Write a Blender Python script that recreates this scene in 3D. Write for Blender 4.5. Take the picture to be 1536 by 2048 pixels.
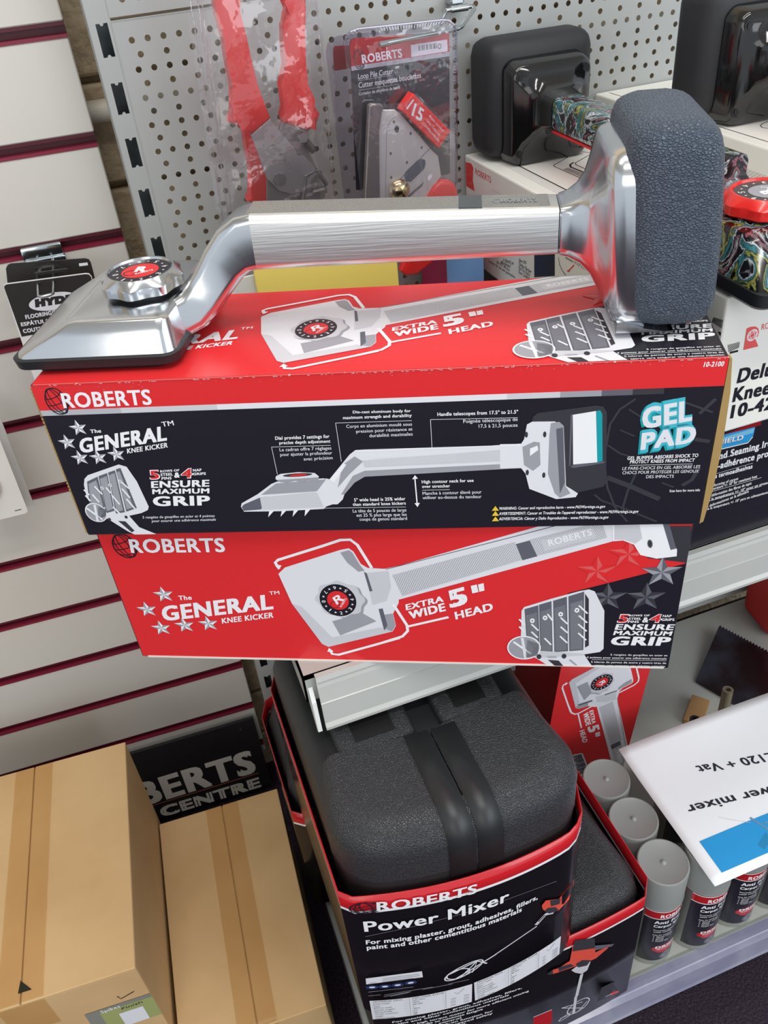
import bpy, bmesh, math, random
from math import sin, cos, pi, radians
from mathutils import Vector, Matrix
random.seed(7)
for o in list(bpy.data.objects): bpy.data.objects.remove(o)
S = bpy.context.scene
COL = S.collection

# ------------------------------------------------------------------ camera, sky, lamps, exposure
def lin(c): return tuple((v/255/12.92 if v/255 <= .04045 else ((v/255+.055)/1.055)**2.4) for v in c)
cam = bpy.data.cameras.new('camera'); camo = bpy.data.objects.new('camera', cam); COL.objects.link(camo)
cam.sensor_fit = 'HORIZONTAL'; cam.sensor_width = 36; cam.lens = 1677.15/1536*36; cam.clip_start = .02
P_, R_, Y_ = radians(37.404), radians(-6.202), radians(16.077)
_f = Vector((sin(Y_)*cos(P_), cos(Y_)*cos(P_), -sin(P_)))
_r0 = Vector((cos(Y_), -sin(Y_), 0)); _u0 = _r0.cross(_f)
_r = _r0*cos(R_)+_u0*sin(R_); _u = -_r0*sin(R_)+_u0*cos(R_)
camo.matrix_world = Matrix(((_r.x, _u.x, -_f.x, 0), (_r.y, _u.y, -_f.y, 0), (_r.z, _u.z, -_f.z, 1.37), (0, 0, 0, 1)))
S.camera = camo
S.view_settings.view_transform = 'Standard'; S.view_settings.look = 'None'
S.view_settings.exposure = 0.0; S.view_settings.gamma = 1; S.view_settings.use_curve_mapping = False
w = bpy.data.worlds.new('daylight'); S.world = w; w.use_nodes = True
w.node_tree.nodes['Background'].inputs[0].default_value = (.86, .93, 1, 1)
w.node_tree.nodes['Background'].inputs[1].default_value = .85
def area(name, loc, aim, sx, sy, power, col=(1, 1, 1)):
    l = bpy.data.lights.new(name, 'AREA'); l.shape = 'RECTANGLE'; l.size = sx; l.size_y = sy; l.energy = power; l.color = col
    o = bpy.data.objects.new(name, l); COL.objects.link(o); o.location = loc
    o.rotation_euler = (Vector(aim)-Vector(loc)).to_track_quat('-Z', 'Y').to_euler()
    return o
area('ceiling_strip_light', (.15, -.35, 2.68), (.15, -.35, 0), 1.7, .16, 20, (1, .98, .95))
area('ceiling_strip_light', (.15, .45, 2.68), (.15, .45, 0), 1.7, .12, 10, (1, .98, .95))
area('shop_window_daylight', (1.9, -1.9, 1.75), (.3, .6, .8), 2.6, 1.7, 40, (.92, .96, 1))
area('shop_window_daylight', (-1.7, -2.0, 1.8), (.0, .6, .8), 1.6, 1.6, 14, (1, .95, .88))

# ------------------------------------------------------------------ materials
MATS = {}
def mat(name, rgb, rough=.5, metal=0, bump=None, spec=.5, coat=0, noise=None, alpha=None, aniso=0):
    if name in MATS: return MATS[name]
    m = bpy.data.materials.new(name); m.use_nodes = True; MATS[name] = m
    nt = m.node_tree; b = nt.nodes['Principled BSDF']
    c = lin(rgb); b.inputs['Base Color'].default_value = (*c, 1)
    b.inputs['Roughness'].default_value = rough; b.inputs['Metallic'].default_value = metal
    b.inputs['Specular IOR Level'].default_value = spec; b.inputs['Coat Weight'].default_value = coat
    b.inputs['Coat Roughness'].default_value = .08
    tc = nt.nodes.new('ShaderNodeTexCoord')
    if noise:                                   # (second colour, scale, low, high)
        n = nt.nodes.new('ShaderNodeTexNoise'); n.inputs['Scale'].default_value = noise[1]; n.inputs['Detail'].default_value = 6
        r = nt.nodes.new('ShaderNodeMapRange'); r.inputs[1].default_value = noise[2]; r.inputs[2].default_value = noise[3]
        x = nt.nodes.new('ShaderNodeMix'); x.data_type = 'RGBA'
        x.inputs[6].default_value = (*c, 1); x.inputs[7].default_value = (*lin(noise[0]), 1)
        nt.links.new(tc.outputs['Object'], n.inputs['Vector']); nt.links.new(n.outputs['Fac'], r.inputs[0])
        nt.links.new(r.outputs[0], x.inputs[0]); nt.links.new(x.outputs[2], b.inputs['Base Color'])
    if bump:                                    # (kind, scale, strength, distance[, stretch])
        st = bump[4] if len(bump) > 4 else (1, 1, 1)
        mp = nt.nodes.new('ShaderNodeMapping'); mp.inputs['Scale'].default_value = st
        nt.links.new(tc.outputs['Object'], mp.inputs['Vector'])
        if bump[0] == 'voronoi':
            v = nt.nodes.new('ShaderNodeTexVoronoi'); v.feature = 'DISTANCE_TO_EDGE'; v.inputs['Scale'].default_value = bump[1]
            dn = nt.nodes.new('ShaderNodeTexNoise'); dn.inputs['Scale'].default_value = bump[1]*1.1
            mx = nt.nodes.new('ShaderNodeMix'); mx.data_type = 'VECTOR'; mx.inputs[0].default_value = .0016
            nt.links.new(mp.outputs[0], dn.inputs['Vector'])
            nt.links.new(mp.outputs[0], mx.inputs[4]); nt.links.new(dn.outputs['Color'], mx.inputs[5])
            nt.links.new(mx.outputs[1], v.inputs['Vector'])
            rr = nt.nodes.new('ShaderNodeMapRange'); rr.inputs[1].default_value = 0; rr.inputs[2].default_value = .25
            nt.links.new(v.outputs['Distance'], rr.inputs[0]); h = rr.outputs[0]
        else:
            n2 = nt.nodes.new('ShaderNodeTexNoise'); n2.inputs['Scale'].default_value = bump[1]; n2.inputs['Detail'].default_value = 5
            nt.links.new(mp.outputs[0], n2.inputs['Vector']); h = n2.outputs['Fac']
        bp = nt.nodes.new('ShaderNodeBump'); bp.inputs['Strength'].default_value = bump[2]; bp.inputs['Distance'].default_value = bump[3]
        nt.links.new(h, bp.inputs['Height']); nt.links.new(bp.outputs[0], b.inputs['Normal'])
    return m
def clear(name, tint=(245, 245, 248), gloss=.12, rough=.08, bump=0, haze=0.0, hazecol=(230, 230, 235), fres=.55):
    if name in MATS: return MATS[name]
    m = bpy.data.materials.new(name); m.use_nodes = True; MATS[name] = m; nt = m.node_tree
    nt.nodes.remove(nt.nodes['Principled BSDF']); out = nt.nodes['Material Output']
    t = nt.nodes.new('ShaderNodeBsdfTransparent'); t.inputs[0].default_value = (*lin(tint), 1)
    g = nt.nodes.new('ShaderNodeBsdfGlossy'); g.inputs['Roughness'].default_value = rough
    d = nt.nodes.new('ShaderNodeBsdfDiffuse'); d.inputs[0].default_value = (*lin(hazecol), 1)
    lw = nt.nodes.new('ShaderNodeLayerWeight'); lw.inputs['Blend'].default_value = .35
    ma = nt.nodes.new('ShaderNodeMath'); ma.operation = 'MULTIPLY_ADD'; ma.inputs[1].default_value = fres; ma.inputs[2].default_value = gloss*.5
    nt.links.new(lw.outputs['Fresnel'], ma.inputs[0])
    m0 = nt.nodes.new('ShaderNodeMixShader'); m0.inputs[0].default_value = haze
    m1 = nt.nodes.new('ShaderNodeMixShader')
    nt.links.new(t.outputs[0], m0.inputs[1]); nt.links.new(d.outputs[0], m0.inputs[2])
    nt.links.new(ma.outputs[0], m1.inputs[0]); nt.links.new(m0.outputs[0], m1.inputs[1]); nt.links.new(g.outputs[0], m1.inputs[2])
    nt.links.new(m1.outputs[0], out.inputs['Surface'])
    if bump:
        tc = nt.nodes.new('ShaderNodeTexCoord'); n = nt.nodes.new('ShaderNodeTexNoise'); n.inputs['Scale'].default_value = 60
        b = nt.nodes.new('ShaderNodeBump'); b.inputs['Strength'].default_value = bump; b.inputs['Distance'].default_value = .004
        nt.links.new(tc.outputs['Object'], n.inputs['Vector']); nt.links.new(n.outputs['Fac'], b.inputs['Height']); nt.links.new(b.outputs[0], g.inputs['Normal'])
    return m
RED = mat('printed_red', (224, 48, 52), .28, spec=.45)
DKRED = mat('printed_dark_red', (150, 22, 28), .3)
BLK = mat('printed_black', (32, 30, 40), .3)
WHT = mat('printed_white', (242, 242, 245), .35)
GR1 = mat('print_grey_light', (206, 206, 212), .35)
GR2 = mat('print_grey_mid', (160, 160, 168), .35)
GR3 = mat('print_grey_dark', (98, 100, 110), .35)
GR4 = mat('print_charcoal', (58, 57, 64), .35)
GR0 = mat('print_grey_pale', (228, 228, 234), .35)
PINK = mat('print_pink_red', (226, 92, 92), .3)
TEAL = mat('print_teal', (28, 160, 170), .3)
AQUA = mat('print_aqua', (70, 186, 204), .3)
BLUE = mat('print_blue', (50, 160, 225), .3)
NAVY = mat('print_navy', (36, 56, 110), .3)
YEL = mat('print_yellow', (235, 200, 60), .4)
ORG = mat('print_orange_red', (226, 84, 66), .35)
SILV = mat('print_silver', (182, 184, 190), .3)
KRAFT = mat('corrugated_kraft', (168, 138, 84), .85)
BOXWHITE = mat('white_carton', (232, 231, 224), .45)
BOARD = mat('brown_cardboard', (206, 172, 126), .75, noise=((194, 158, 112), 9, .35, .75), spec=.2)
BOARDSH = mat('brown_cardboard_edge', (180, 142, 92), .8, spec=.2)
TAPE = clear('clear_tape', (247, 239, 226), .02, .25, .25, .0, (225, 200, 160), .12)
ALU = mat('polished_aluminium', (206, 209, 213), .19, 1, bump=('noise', 30, .05, .002))
BRUSH = mat('brushed_aluminium', (230, 230, 228), .34, 1, bump=('noise', 420, .35, .0004, (.05, 1, 1.6)))
STEEL = mat('dull_steel', (150, 150, 150), .34, 1)
KNURL = mat('knurled_metal', (190, 190, 190), .35, 1)
CHROME = mat('chrome_wire', (190, 196, 200), .18, 1)
RUB = mat('black_rubber', (28, 30, 34), .45)
PAD = mat('textured_foam_pad', (80, 91, 107), .42, bump=('voronoi', 420, .9, .0014, (1, 1, 1.5)), spec=.5)
PADB = mat('matte_black_foam_pad', (34, 35, 39), .6, bump=('noise', 500, .25, .0004))
GLOSSB = mat('gloss_black_plastic', (14, 14, 16), .12, coat=.5)
CASE = mat('leather_grain_black_plastic', (44, 46, 50), .34, bump=('voronoi', 500, .6, .0009), spec=.6)
CASES = mat('smooth_black_plastic', (38, 40, 42), .42, bump=('noise', 300, .12, .0004))
GLOSSPR = mat('glossy_black_print', (14, 13, 18), .19, spec=.5)
GLOSSRED = mat('glossy_red_print', (190, 30, 38), .14, spec=.6)
SHELF = mat('light_grey_enamel', (178, 180, 173), .42, noise=((170, 172, 165), 4, .35, .7))
PEG = mat('grey_perforated_enamel', (164, 167, 166), .45)
RAIL = mat('grey_price_rail', (184, 185, 181), .25)
SLAT = mat('off_white_melamine', (208, 204, 196), .4, spec=.4)
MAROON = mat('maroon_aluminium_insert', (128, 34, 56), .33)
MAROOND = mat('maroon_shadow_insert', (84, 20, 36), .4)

# ------------------------------------------------------------------ mesh helpers
def finish(name, bm, m, parent=None, smooth=False, loc=None, rot=None):
    me = bpy.data.meshes.new(name); bm.normal_update(); bm.to_mesh(me); bm.free()
    for x in (m if isinstance(m, (list, tuple)) else [m]): me.materials.append(x)
    if smooth:
        for p in me.polygons: p.use_smooth = True
        try: me.set_sharp_from_angle(angle=radians(smooth if smooth is not True else 40))
        except Exception: pass
    o = bpy.data.objects.new(name, me); COL.objects.link(o)
    if parent: o.parent = parent
    if loc: o.location = loc
    if rot: o.rotation_euler = rot
    return o
def tag(o, label, cat, group=None):
    o['label'] = label; o['category'] = cat
    if group: o['group'] = group
    return o
def thing(name, label, cat, loc=(0, 0, 0), rz=0, group=None, rot=None):
    o = bpy.data.objects.new(name, None); COL.objects.link(o); o.location = loc
    o.rotation_euler = rot if rot else (0, 0, radians(rz)); o.empty_display_size = .05
    return tag(o, label, cat, group)
def structure(o): o['kind'] = 'structure'; return o
def dup(root, loc, label, rz=None):
    r = root.copy(); COL.objects.link(r); r.location = loc; r['label'] = label
    if rz is not None: r.rotation_euler = (0, 0, radians(rz))
    for ch in list(root.children):
        c = ch.copy(); COL.objects.link(c); c.parent = r
        for g in list(ch.children):
            d = g.copy(); COL.objects.link(d); d.parent = c
    return r
def add_box(bm, x0, x1, y0, y1, z0, z1, mi=0, bev=0, seg=2):
    vs = [bm.verts.new((x, y, z)) for z in (z0, z1) for y in (y0, y1) for x in (x0, x1)]
    fs = [bm.faces.new([vs[i] for i in q]) for q in ((0, 2, 3, 1), (4, 5, 7, 6), (0, 1, 5, 4), (2, 6, 7, 3), (0, 4, 6, 2), (1, 3, 7, 5))]
    for f in fs: f.material_index = mi
    if bev:
        es = list({e for f in fs for e in f.edges})
        r = bmesh.ops.bevel(bm, geom=es, offset=bev, segments=seg, profile=.5, affect='EDGES')
        for f in r['faces']: f.material_index = mi
    return fs
def box(name, x0, x1, y0, y1, z0, z1, m, parent=None, bev=0, seg=2, smooth=False, loc=None, rot=None):
    bm = bmesh.new(); add_box(bm, x0, x1, y0, y1, z0, z1, 0, bev, seg)
    return finish(name, bm, m, parent, smooth or (40 if bev else False), loc, rot)
def loft(bm, rings, mi=0, cap0=True, cap1=True):
    R = [[bm.verts.new(p) for p in r] for r in rings]; n = len(rings[0])
    for a, b in zip(R, R[1:]):
        for i in range(n):
            f = bm.faces.new((a[i], a[(i+1) % n], b[(i+1) % n], b[i])); f.material_index = mi
    if cap0: bm.faces.new(list(reversed(R[0]))).material_index = mi
    if cap1: bm.faces.new(R[-1]).material_index = mi
    return R
def rrect(w, h, r, n=5):
    r = min(r, w/2*.999, h/2*.999); pts = []
    for cx, cy, a0 in ((w/2-r, h/2-r, 0), (-w/2+r, h/2-r, 90), (-w/2+r, -h/2+r, 180), (w/2-r, -h/2+r, 270)):
        for i in range(n+1):
            a = radians(a0+90*i/n); pts.append((cx+r*cos(a), cy+r*sin(a)))
    return pts
def tube(bm, pts, rad, n=10, mi=0, cap=True):
    pts = [Vector(p) for p in pts]; rings = []; prev = None
    for i, p in enumerate(pts):
        t = (pts[min(i+1, len(pts)-1)]-pts[max(i-1, 0)]).normalized()
        if prev is None:
            a = t.orthogonal().normalized()
        else:
            a = (prev-t*prev.dot(t)).normalized()
        prev = a; b = t.cross(a); rr = rad[i] if isinstance(rad, (list, tuple)) else rad
        rings.append([p+(a*cos(2*pi*k/n)+b*sin(2*pi*k/n))*rr for k in range(n)])
    loft(bm, rings, mi, cap, cap)
def lathe(bm, prof, n=32, c=(0, 0), mi=0, cap=True):
    rings = [[(c[0]+r*cos(2*pi*k/n), c[1]+r*sin(2*pi*k/n), z) for k in range(n)] for r, z in prof]
    return loft(bm, rings, mi, cap, cap)
def prism(bm, pts, y0, y1, mi=0, bev=0, seg=2):
    """outline in (x, z), extruded along y"""
    a = [bm.verts.new((x, y0, z)) for x, z in pts]; b = [bm.verts.new((x, y1, z)) for x, z in pts]; n = len(pts)
    fs = [bm.faces.new(a), bm.faces.new(list(reversed(b)))]
    for i in range(n): fs.append(bm.faces.new((a[i], b[i], b[(i+1) % n], a[(i+1) % n])))
    for f in fs: f.material_index = mi
    if bev:
        es = list(fs[0].edges)+list(fs[1].edges)
        r = bmesh.ops.bevel(bm, geom=es, offset=bev, segments=seg, profile=.5, affect='EDGES', clamp_overlap=True)
        for f in r['faces']: f.material_index = mi
    bmesh.ops.recalc_face_normals(bm, faces=bm.faces)
def mm(pts): return [(s/1000, t/1000) for s, t in pts]

# ------------------------------------------------------------------ print on flat or curved faces
_txt = {}
def text_mesh(s, bold, space=0):
    k = (s, round(bold, 3), round(space, 3))
    if k not in _txt:
        cu = bpy.data.curves.new('t', 'FONT'); cu.body = s; cu.size = 1; cu.offset = bold; cu.space_character = 1+max(space, bold*1.9); cu.resolution_u = 3; cu.fill_mode = 'FRONT'
        o = bpy.data.objects.new('t', cu); COL.objects.link(o)
        me = o.to_mesh()
        vs = [(v.co.x, v.co.y) for v in me.vertices]; fs = [tuple(p.vertices) for p in me.polygons]
        o.to_mesh_clear(); bpy.data.objects.remove(o); bpy.data.curves.remove(cu)
        _txt[k] = (vs, fs)
    return _txt[k]
_hv = text_mesh('H', 0)[0]; CAPH = max(v[1] for v in _hv)-min(v[1] for v in _hv)
class Art:
    """printed shapes on a face; coordinates in mm, lifted a hair above the carton"""
    def __init__(s, name, warp, parent=None, step=.00007, base=.00015, clip=None):
        s.name, s.warp, s.parent, s.step, s.base, s.clip = name, warp, parent, step, base, clip
        s.bm = bmesh.new(); s.mats = []; s.k = 0
    def mi(s, m):
        if m not in s.mats: s.mats.append(m)
        return s.mats.index(m)
    def V(s, p, lay): return s.bm.verts.new(s.warp(p[0]/1000, p[1]/1000, s.base+lay*s.step))
    def poly(s, pts, m, lay=0):
        if s.clip:                                       # keep the print inside its panel
            x0, y0, x1, y1 = s.clip
            for ax, lim, sg in ((0, x0, 1), (0, x1, -1), (1, y0, 1), (1, y1, -1)):
                out = []
                for a, b in zip(pts, list(pts[1:])+[pts[0]]):
                    da, db = (a[ax]-lim)*sg, (b[ax]-lim)*sg
                    if da >= 0: out.append(a)
                    if da*db < 0: t = da/(da-db); out.append((a[0]+(b[0]-a[0])*t, a[1]+(b[1]-a[1])*t))
                pts = out
                if len(pts) < 3: return
        s.k += 1; lay += (s.k % 31)*.022                 # no two prints share one plane
        try: f = s.bm.faces.new([s.V(p, lay) for p in pts]); f.material_index = s.mi(m)
        except ValueError: pass
    def rect(s, x0, y0, x1, y1, m, lay=0, n=1):
        for i in range(n):
            a, b = x0+(x1-x0)*i/n, x0+(x1-x0)*(i+1)/n
            s.poly([(a, y0), (b, y0), (b, y1), (a, y1)], m, lay)
    def ell(s, c, rx, ry, m, lay=0, n=32, rot=0):
        s.poly([(c[0]+rx*cos(2*pi*i/n)*cos(rot)-ry*sin(2*pi*i/n)*sin(rot), c[1]+rx*cos(2*pi*i/n)*sin(rot)+ry*sin(2*pi*i/n)*cos(rot)) for i in range(n)], m, lay)
    def ell_slices(s, c, rx, ry, m, lay=0, n=16):
        for i in range(n):
            a, b = -1+2*i/n, -1+2*(i+1)/n; ha, hb = ry*math.sqrt(max(0, 1-a*a)), ry*math.sqrt(max(0, 1-b*b))
            q = [(c[0]+rx*a, c[1]-ha), (c[0]+rx*b, c[1]-hb), (c[0]+rx*b, c[1]+hb), (c[0]+rx*a, c[1]+ha)]
            s.poly([p for k, p in enumerate(q) if p not in q[:k]], m, lay)
    def line(s, pts, wd, m, lay=0):
        P = [Vector(p) for p in pts]; L = []; R = []
        for i, p in enumerate(P):
            d = (P[min(i+1, len(P)-1)]-P[max(i-1, 0)]).normalized(); n = Vector((-d.y, d.x))
            L.append(p+n*wd/2); R.append(p-n*wd/2)
        for i in range(len(P)-1): s.poly([L[i], R[i], R[i+1], L[i+1]], m, lay)
    def ring(s, c, rx, ry, wd, m, lay=0, a0=0, a1=360, rot=0, n=28):
        s.line([(c[0]+rx*cos(radians(a))*cos(rot)-ry*sin(radians(a))*sin(rot), c[1]+rx*cos(radians(a))*sin(rot)+ry*sin(radians(a))*cos(rot)) for a in [a0+(a1-a0)*i/n for i in range(n+1)]], wd, m, lay)
    def star(s, c, r, m, lay=0, rot=0, shade=None):
        pts = [(c[0]+(r if i % 2 == 0 else r*.42)*cos(pi/2+rot+i*pi/5), c[1]+(r if i % 2 == 0 else r*.42)*sin(pi/2+rot+i*pi/5)) for i in range(10)]
        s.poly(pts, m, lay)
        if shade:
            for i in range(0, 10, 2): s.poly([c, pts[i], pts[i+1]], shade, lay+1)
    def text(s, txt, p0, p1, p2, m, lay=0, bold=.02):
        """p0..p1 the baseline, p2 the top left of the first capital"""
        heavy = bold >= .1
        vs, fs = text_mesh(txt, bold if heavy else 0, 0 if heavy else bold*1.9); x0 = min(v[0] for v in vs); x1 = max(v[0] for v in vs)
        b = 0 if heavy else bold*.8; k = s.mi(m)
        ex = (Vector(p1)-Vector(p0))/(x1-x0+2*b); ey = (Vector(p2)-Vector(p0))/(CAPH+1.2*b)
        shifts = ((b, b*.6),) if b == 0 else ((0, b*.6), (2*b, b*.6)) if bold < .025 else ((0, 0), (2*b, 0), (0, b*1.2), (2*b, b*1.2))
        for n_, (sx, sy) in enumerate(shifts):
            Q = [Vector(p0)+ex*(x-x0+sx)+ey*(y+sy) for x, y in vs]
            W = [s.V(p, lay+.22*n_) for p in Q]
            for f in fs:
                if s.clip and any(not (s.clip[0] <= Q[i].x <= s.clip[2] and s.clip[1] <= Q[i].y <= s.clip[3]) for i in f): continue
                try: q = s.bm.faces.new([W[i] for i in f]); q.material_index = k
                except ValueError: pass
    def line_text(s, txt, x, y, h, width, m, lay=0, bold=.02, shear=0):
        s.text(txt, (x, y), (x+width, y), (x+h*shear, y+h), m, lay, bold)
    def hatch(s, q, n, wd, m, lay=0, k=None):
        a, b, c, d = [Vector(p) for p in q]; k = k or n
        def B(u, v): return (a*(1-u)+b*u)*(1-v)+(d*(1-u)+c*u)*v
        asp = k/n
        for i in range(-k, n+k):
            for sgn in (1, -1):
                u0 = i/n; u1 = u0+asp*.0+ (k/n)*1.0
                p = (u0, 0 if sgn > 0 else 1); r = (u1, 1 if sgn > 0 else 0)
                t0 = 0 if p[0] >= 0 else -p[0]/(r[0]-p[0]); t1 = 1 if r[0] <= 1 else (1-p[0])/(r[0]-p[0])
                if t1-t0 < .02: continue
                f = lambda t: B(p[0]+(r[0]-p[0])*t, p[1]+(r[1]-p[1])*t)
                s.line([f(t0), f(t1)], wd, m, lay)
    def done(s):
        loose = [v for v in s.bm.verts if not v.link_faces]; bmesh.ops.delete(s.bm, geom=loose, context='VERTS')
        return finish(s.name, s.bm, s.mats, s.parent)
def flat(o, u, v):
    o, u, v = Vector(o), Vector(u), Vector(v); n = u.cross(v)
    return lambda a, b, h: o+u*a+v*b+n*h
def logo(A, p0, p1, p2, globe_c, gr, lay=2, wm=None, gm=None, fat=.035):
    """globe with the maker's name over it"""
    wm = wm or WHT; gm = gm or BLK
    rx, ry = gr if isinstance(gr, tuple) else (gr, gr)
    A.ring(globe_c, rx, ry, rx*.11, gm, lay)
    for k in (.35, .72): A.ring(globe_c, rx*k, ry, rx*.08, gm, lay, rot=.35)
    for k in (-.5, 0, .5):
        hw = rx*math.sqrt(1-k*k)
        c = (globe_c[0]-ry*k*sin(.35), globe_c[1]+ry*k*cos(.35))
        A.ring(c, hw, ry*.22, rx*.08, gm, lay, a0=180, a1=360, rot=.35)
    A.text('ROBERTS', p0, p1, p2, wm, lay+1, fat)

# ================================================================== SETTING
CARPET = mat('dark_purple_carpet', (46, 38, 50), .95, bump=('noise', 260, .8, .004), noise=((70, 58, 66), 300, .4, .7), spec=.1)
structure(box('floor', -2.6, 2.6, -2.6, 1.12, -.05, 0, CARPET))
BRICK = mat('painted_block_wall', (226, 206, 174), .9, bump=('noise', 90, 1, .006), noise=((190, 168, 138), 40, .35, .7), spec=.1)
bm = bmesh.new(); add_box(bm, -2.6, 2.6, 1.085, 1.2, 0, 2.72, 0)
for k in range(13):                        # block courses with recessed joints
    z0 = -.018+.112*2*k*.5
    for i in range(-6, 6):
        x0 = i*.45+(.225 if k % 2 else 0)
        add_box(bm, x0+.004, x0+.446, 1.062, 1.086, max(0, z0+.004), z0+.108, 0, .003, 1)
structure(finish('wall_back', bm, BRICK))
structure(box('ceiling', -2.6, 2.6, -2.6, 1.2, 2.72, 2.78, mat('white_ceiling', (225, 225, 222), .9)))

# slatted wall panel, left
sl = thing('slatwall', 'off white slatted wall panel with maroon grooves at the left', 'wall panel', (0, 1.0/cos(radians(2.737)), 0), -2.737)
bm = bmesh.new(); tops = [1.278-.1025*k for k in range(-3, 12)]
edges = [2.0]+[v for t in tops for v in (t, t-.0145)]+[.12]
for a, b in zip(edges[0::2], edges[1::2]): add_box(bm, -.70, .017, 0, .017, b, a, 0, .0012, 1)
add_box(bm, -.70, .016, .016, .024, .1, 2.0, 0)
finish('board', bm, SLAT, sl, 30)
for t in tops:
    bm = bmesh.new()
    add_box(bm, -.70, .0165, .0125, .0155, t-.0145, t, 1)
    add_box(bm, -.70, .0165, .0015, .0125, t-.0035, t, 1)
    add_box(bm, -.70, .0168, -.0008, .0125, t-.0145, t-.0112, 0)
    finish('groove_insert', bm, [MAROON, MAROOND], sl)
# white conduit on the block wall
bm = bmesh.new(); tube(bm, [(.0, 1.044, 1.186), (1.8, 1.044, 1.186)], .012, 14)
tag(finish('conduit_pipe', bm, mat('cream_pipe', (214, 208, 192), .45), None, 60), 'cream conduit pipe crossing the gap between slatted panel and shelving upright', 'pipe')

# shelving bay: upright, perforated backs, shelf, base
up = thing('shelving_upright', 'light grey slotted steel upright at the left end of the shelving', 'upright', (.037, .93, 0))
bm = bmesh.new()
zs = [1.378-.05*k for k in range(-8, 26)]
prev = 1.95
def zz(a, b, x0=0, x1=.020): add_box(bm, x0, x1, 0, .0016, a, b)
for z in zs:
    z1, z0 = z, z-.028
    if z0 < .05: break
    zz(z1, prev); zz(z0, z1, 0, .0055); zz(z0, z1, .0165, .020)
    for k, s_ in ((z1, -1), (z0, 1)):
        lathe_pts = [(.0110+.0018*cos(a), k+s_*.0022*abs(sin(a))) for a in [pi*i/6 for i in range(7)]]
        vs = [bm.verts.new((x, .0, z_)) for x, z_ in lathe_pts]
        bm.faces.new(vs)
    prev = z0
zz(.03, prev); add_box(bm, -.001, 0, 0, .05, .03, 1.95); add_box(bm, .019, .0196, .0016, .05, .03, 1.95)
finish('slotted_post', bm, PEG, up)
box('post_back', 0, .019, .03, .034, .03, 1.95, mat('slot_back', (128, 136, 140), .4, noise=((70, 76, 80), 22, .4, .6)), up)
box('foot', 0, .0172, -.5, .03, .03, .11, PEG, up, .002)

def perforated(name, z0, z1, xa, xb, zd0, label):
    """panel with a pattern of round holes: rows at 15 mm and rows at 25 mm pitch, in turn"""
    root = thing(name, label, 'back panel', (0, .93, z0))
    bm = bmesh.new(); xd0, rh = .0717, .0125
    zt = z1-z0
    def V(x, z): return bm.verts.new((x, 0, z))
    def quad(x0, x1, za, zb):
        if x1-x0 > 1e-5 and zb-za > 1e-5: bm.faces.new((V(x0, za), V(x1, za), V(x1, zb), V(x0, zb)))
    kk = [k for k in range(-60, 90) if (zd0-k*rh-rh/2) > z0+.006 and (zd0-k*rh+rh/2) < z1-.006]
    quad(xa, xb, 0, zd0-kk[-1]*rh-rh/2-z0); quad(xa, xb, zd0-kk[0]*rh+rh/2-z0, zt)
    for k in kk:
        zc = zd0-k*rh-z0; pitch, off = (.015, 0) if k % 2 == 0 else (.025, .0052)
        n0 = math.ceil((xa+.003-xd0-off)/pitch+.5); n1 = math.floor((xb-.003-xd0-off)/pitch-.5)
        quad(xa, xd0+off+(n0-.5)*pitch, zc-rh/2, zc+rh/2); quad(xd0+off+(n1+.5)*pitch, xb, zc-rh/2, zc+rh/2)
        for i in range(n0, n1+1):
            xc = xd0+off+i*pitch; N = 12; r = .0029
            hp = [(xc+r*cos(2*pi*j/N), zc+r*sin(2*pi*j/N)) for j in range(N)]
            op = []
            for j in range(N):
                a = 2*pi*j/N; t = min(pitch/2/max(abs(cos(a)), 1e-6), rh/2/max(abs(sin(a)), 1e-6))
                op.append((xc+t*cos(a), zc+t*sin(a)))
            H = [V(*p) for p in hp]; O = [V(*p) for p in op]
            for j in range(N):
                j2 = (j+1) % N; bm.faces.new((O[j], O[j2], H[j2], H[j]))
            for sx in (1, -1):
                for sz in (1, -1):
                    c = (xc+sx*pitch/2, zc+sz*rh/2)
                    near = sorted(op, key=lambda p: (p[0]-c[0])**2+(p[1]-c[1])**2)
                    ex = [p for p in near if abs(p[0]-c[0]) < 1e-6][:1]; ez = [p for p in near if abs(p[1]-c[1]) < 1e-6][:1]
                    if ex and ez and (abs(ex[0][1]-c[1]) > 1e-6):
                        try: bm.faces.new([V(*ex[0]), V(*c), V(*ez[0])])
                        except ValueError: pass
    bmesh.ops.recalc_face_normals(bm, faces=bm.faces)
    o = finish('perforated_sheet', bm, PEG, root)
    so = o.modifiers.new('s', 'SOLIDIFY'); so.thickness = .0009; so.offset = 0
    bm = bmesh.new(); add_box(bm, xa-.0005, xa, -.0008, .018, 0, zt); add_box(bm, xa, xb, -.0008, .016, zt-.001, zt)
    finish('folded_edge', bm, PEG, root)
perforated('back_panel', .80, 1.279, .057, 1.275, 1.2113, 'grey perforated back panel behind the clamshell packs')
perforated('back_panel', 1.2815, 1.68, .057, 1.275, 1.2113+.0125*6+.0085, 'grey perforated back panel at the top edge of the photo')
perforated('back_panel', .19, .797, .057, 1.275, .6, 'grey perforated back panel below the shelf behind the cans')

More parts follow.
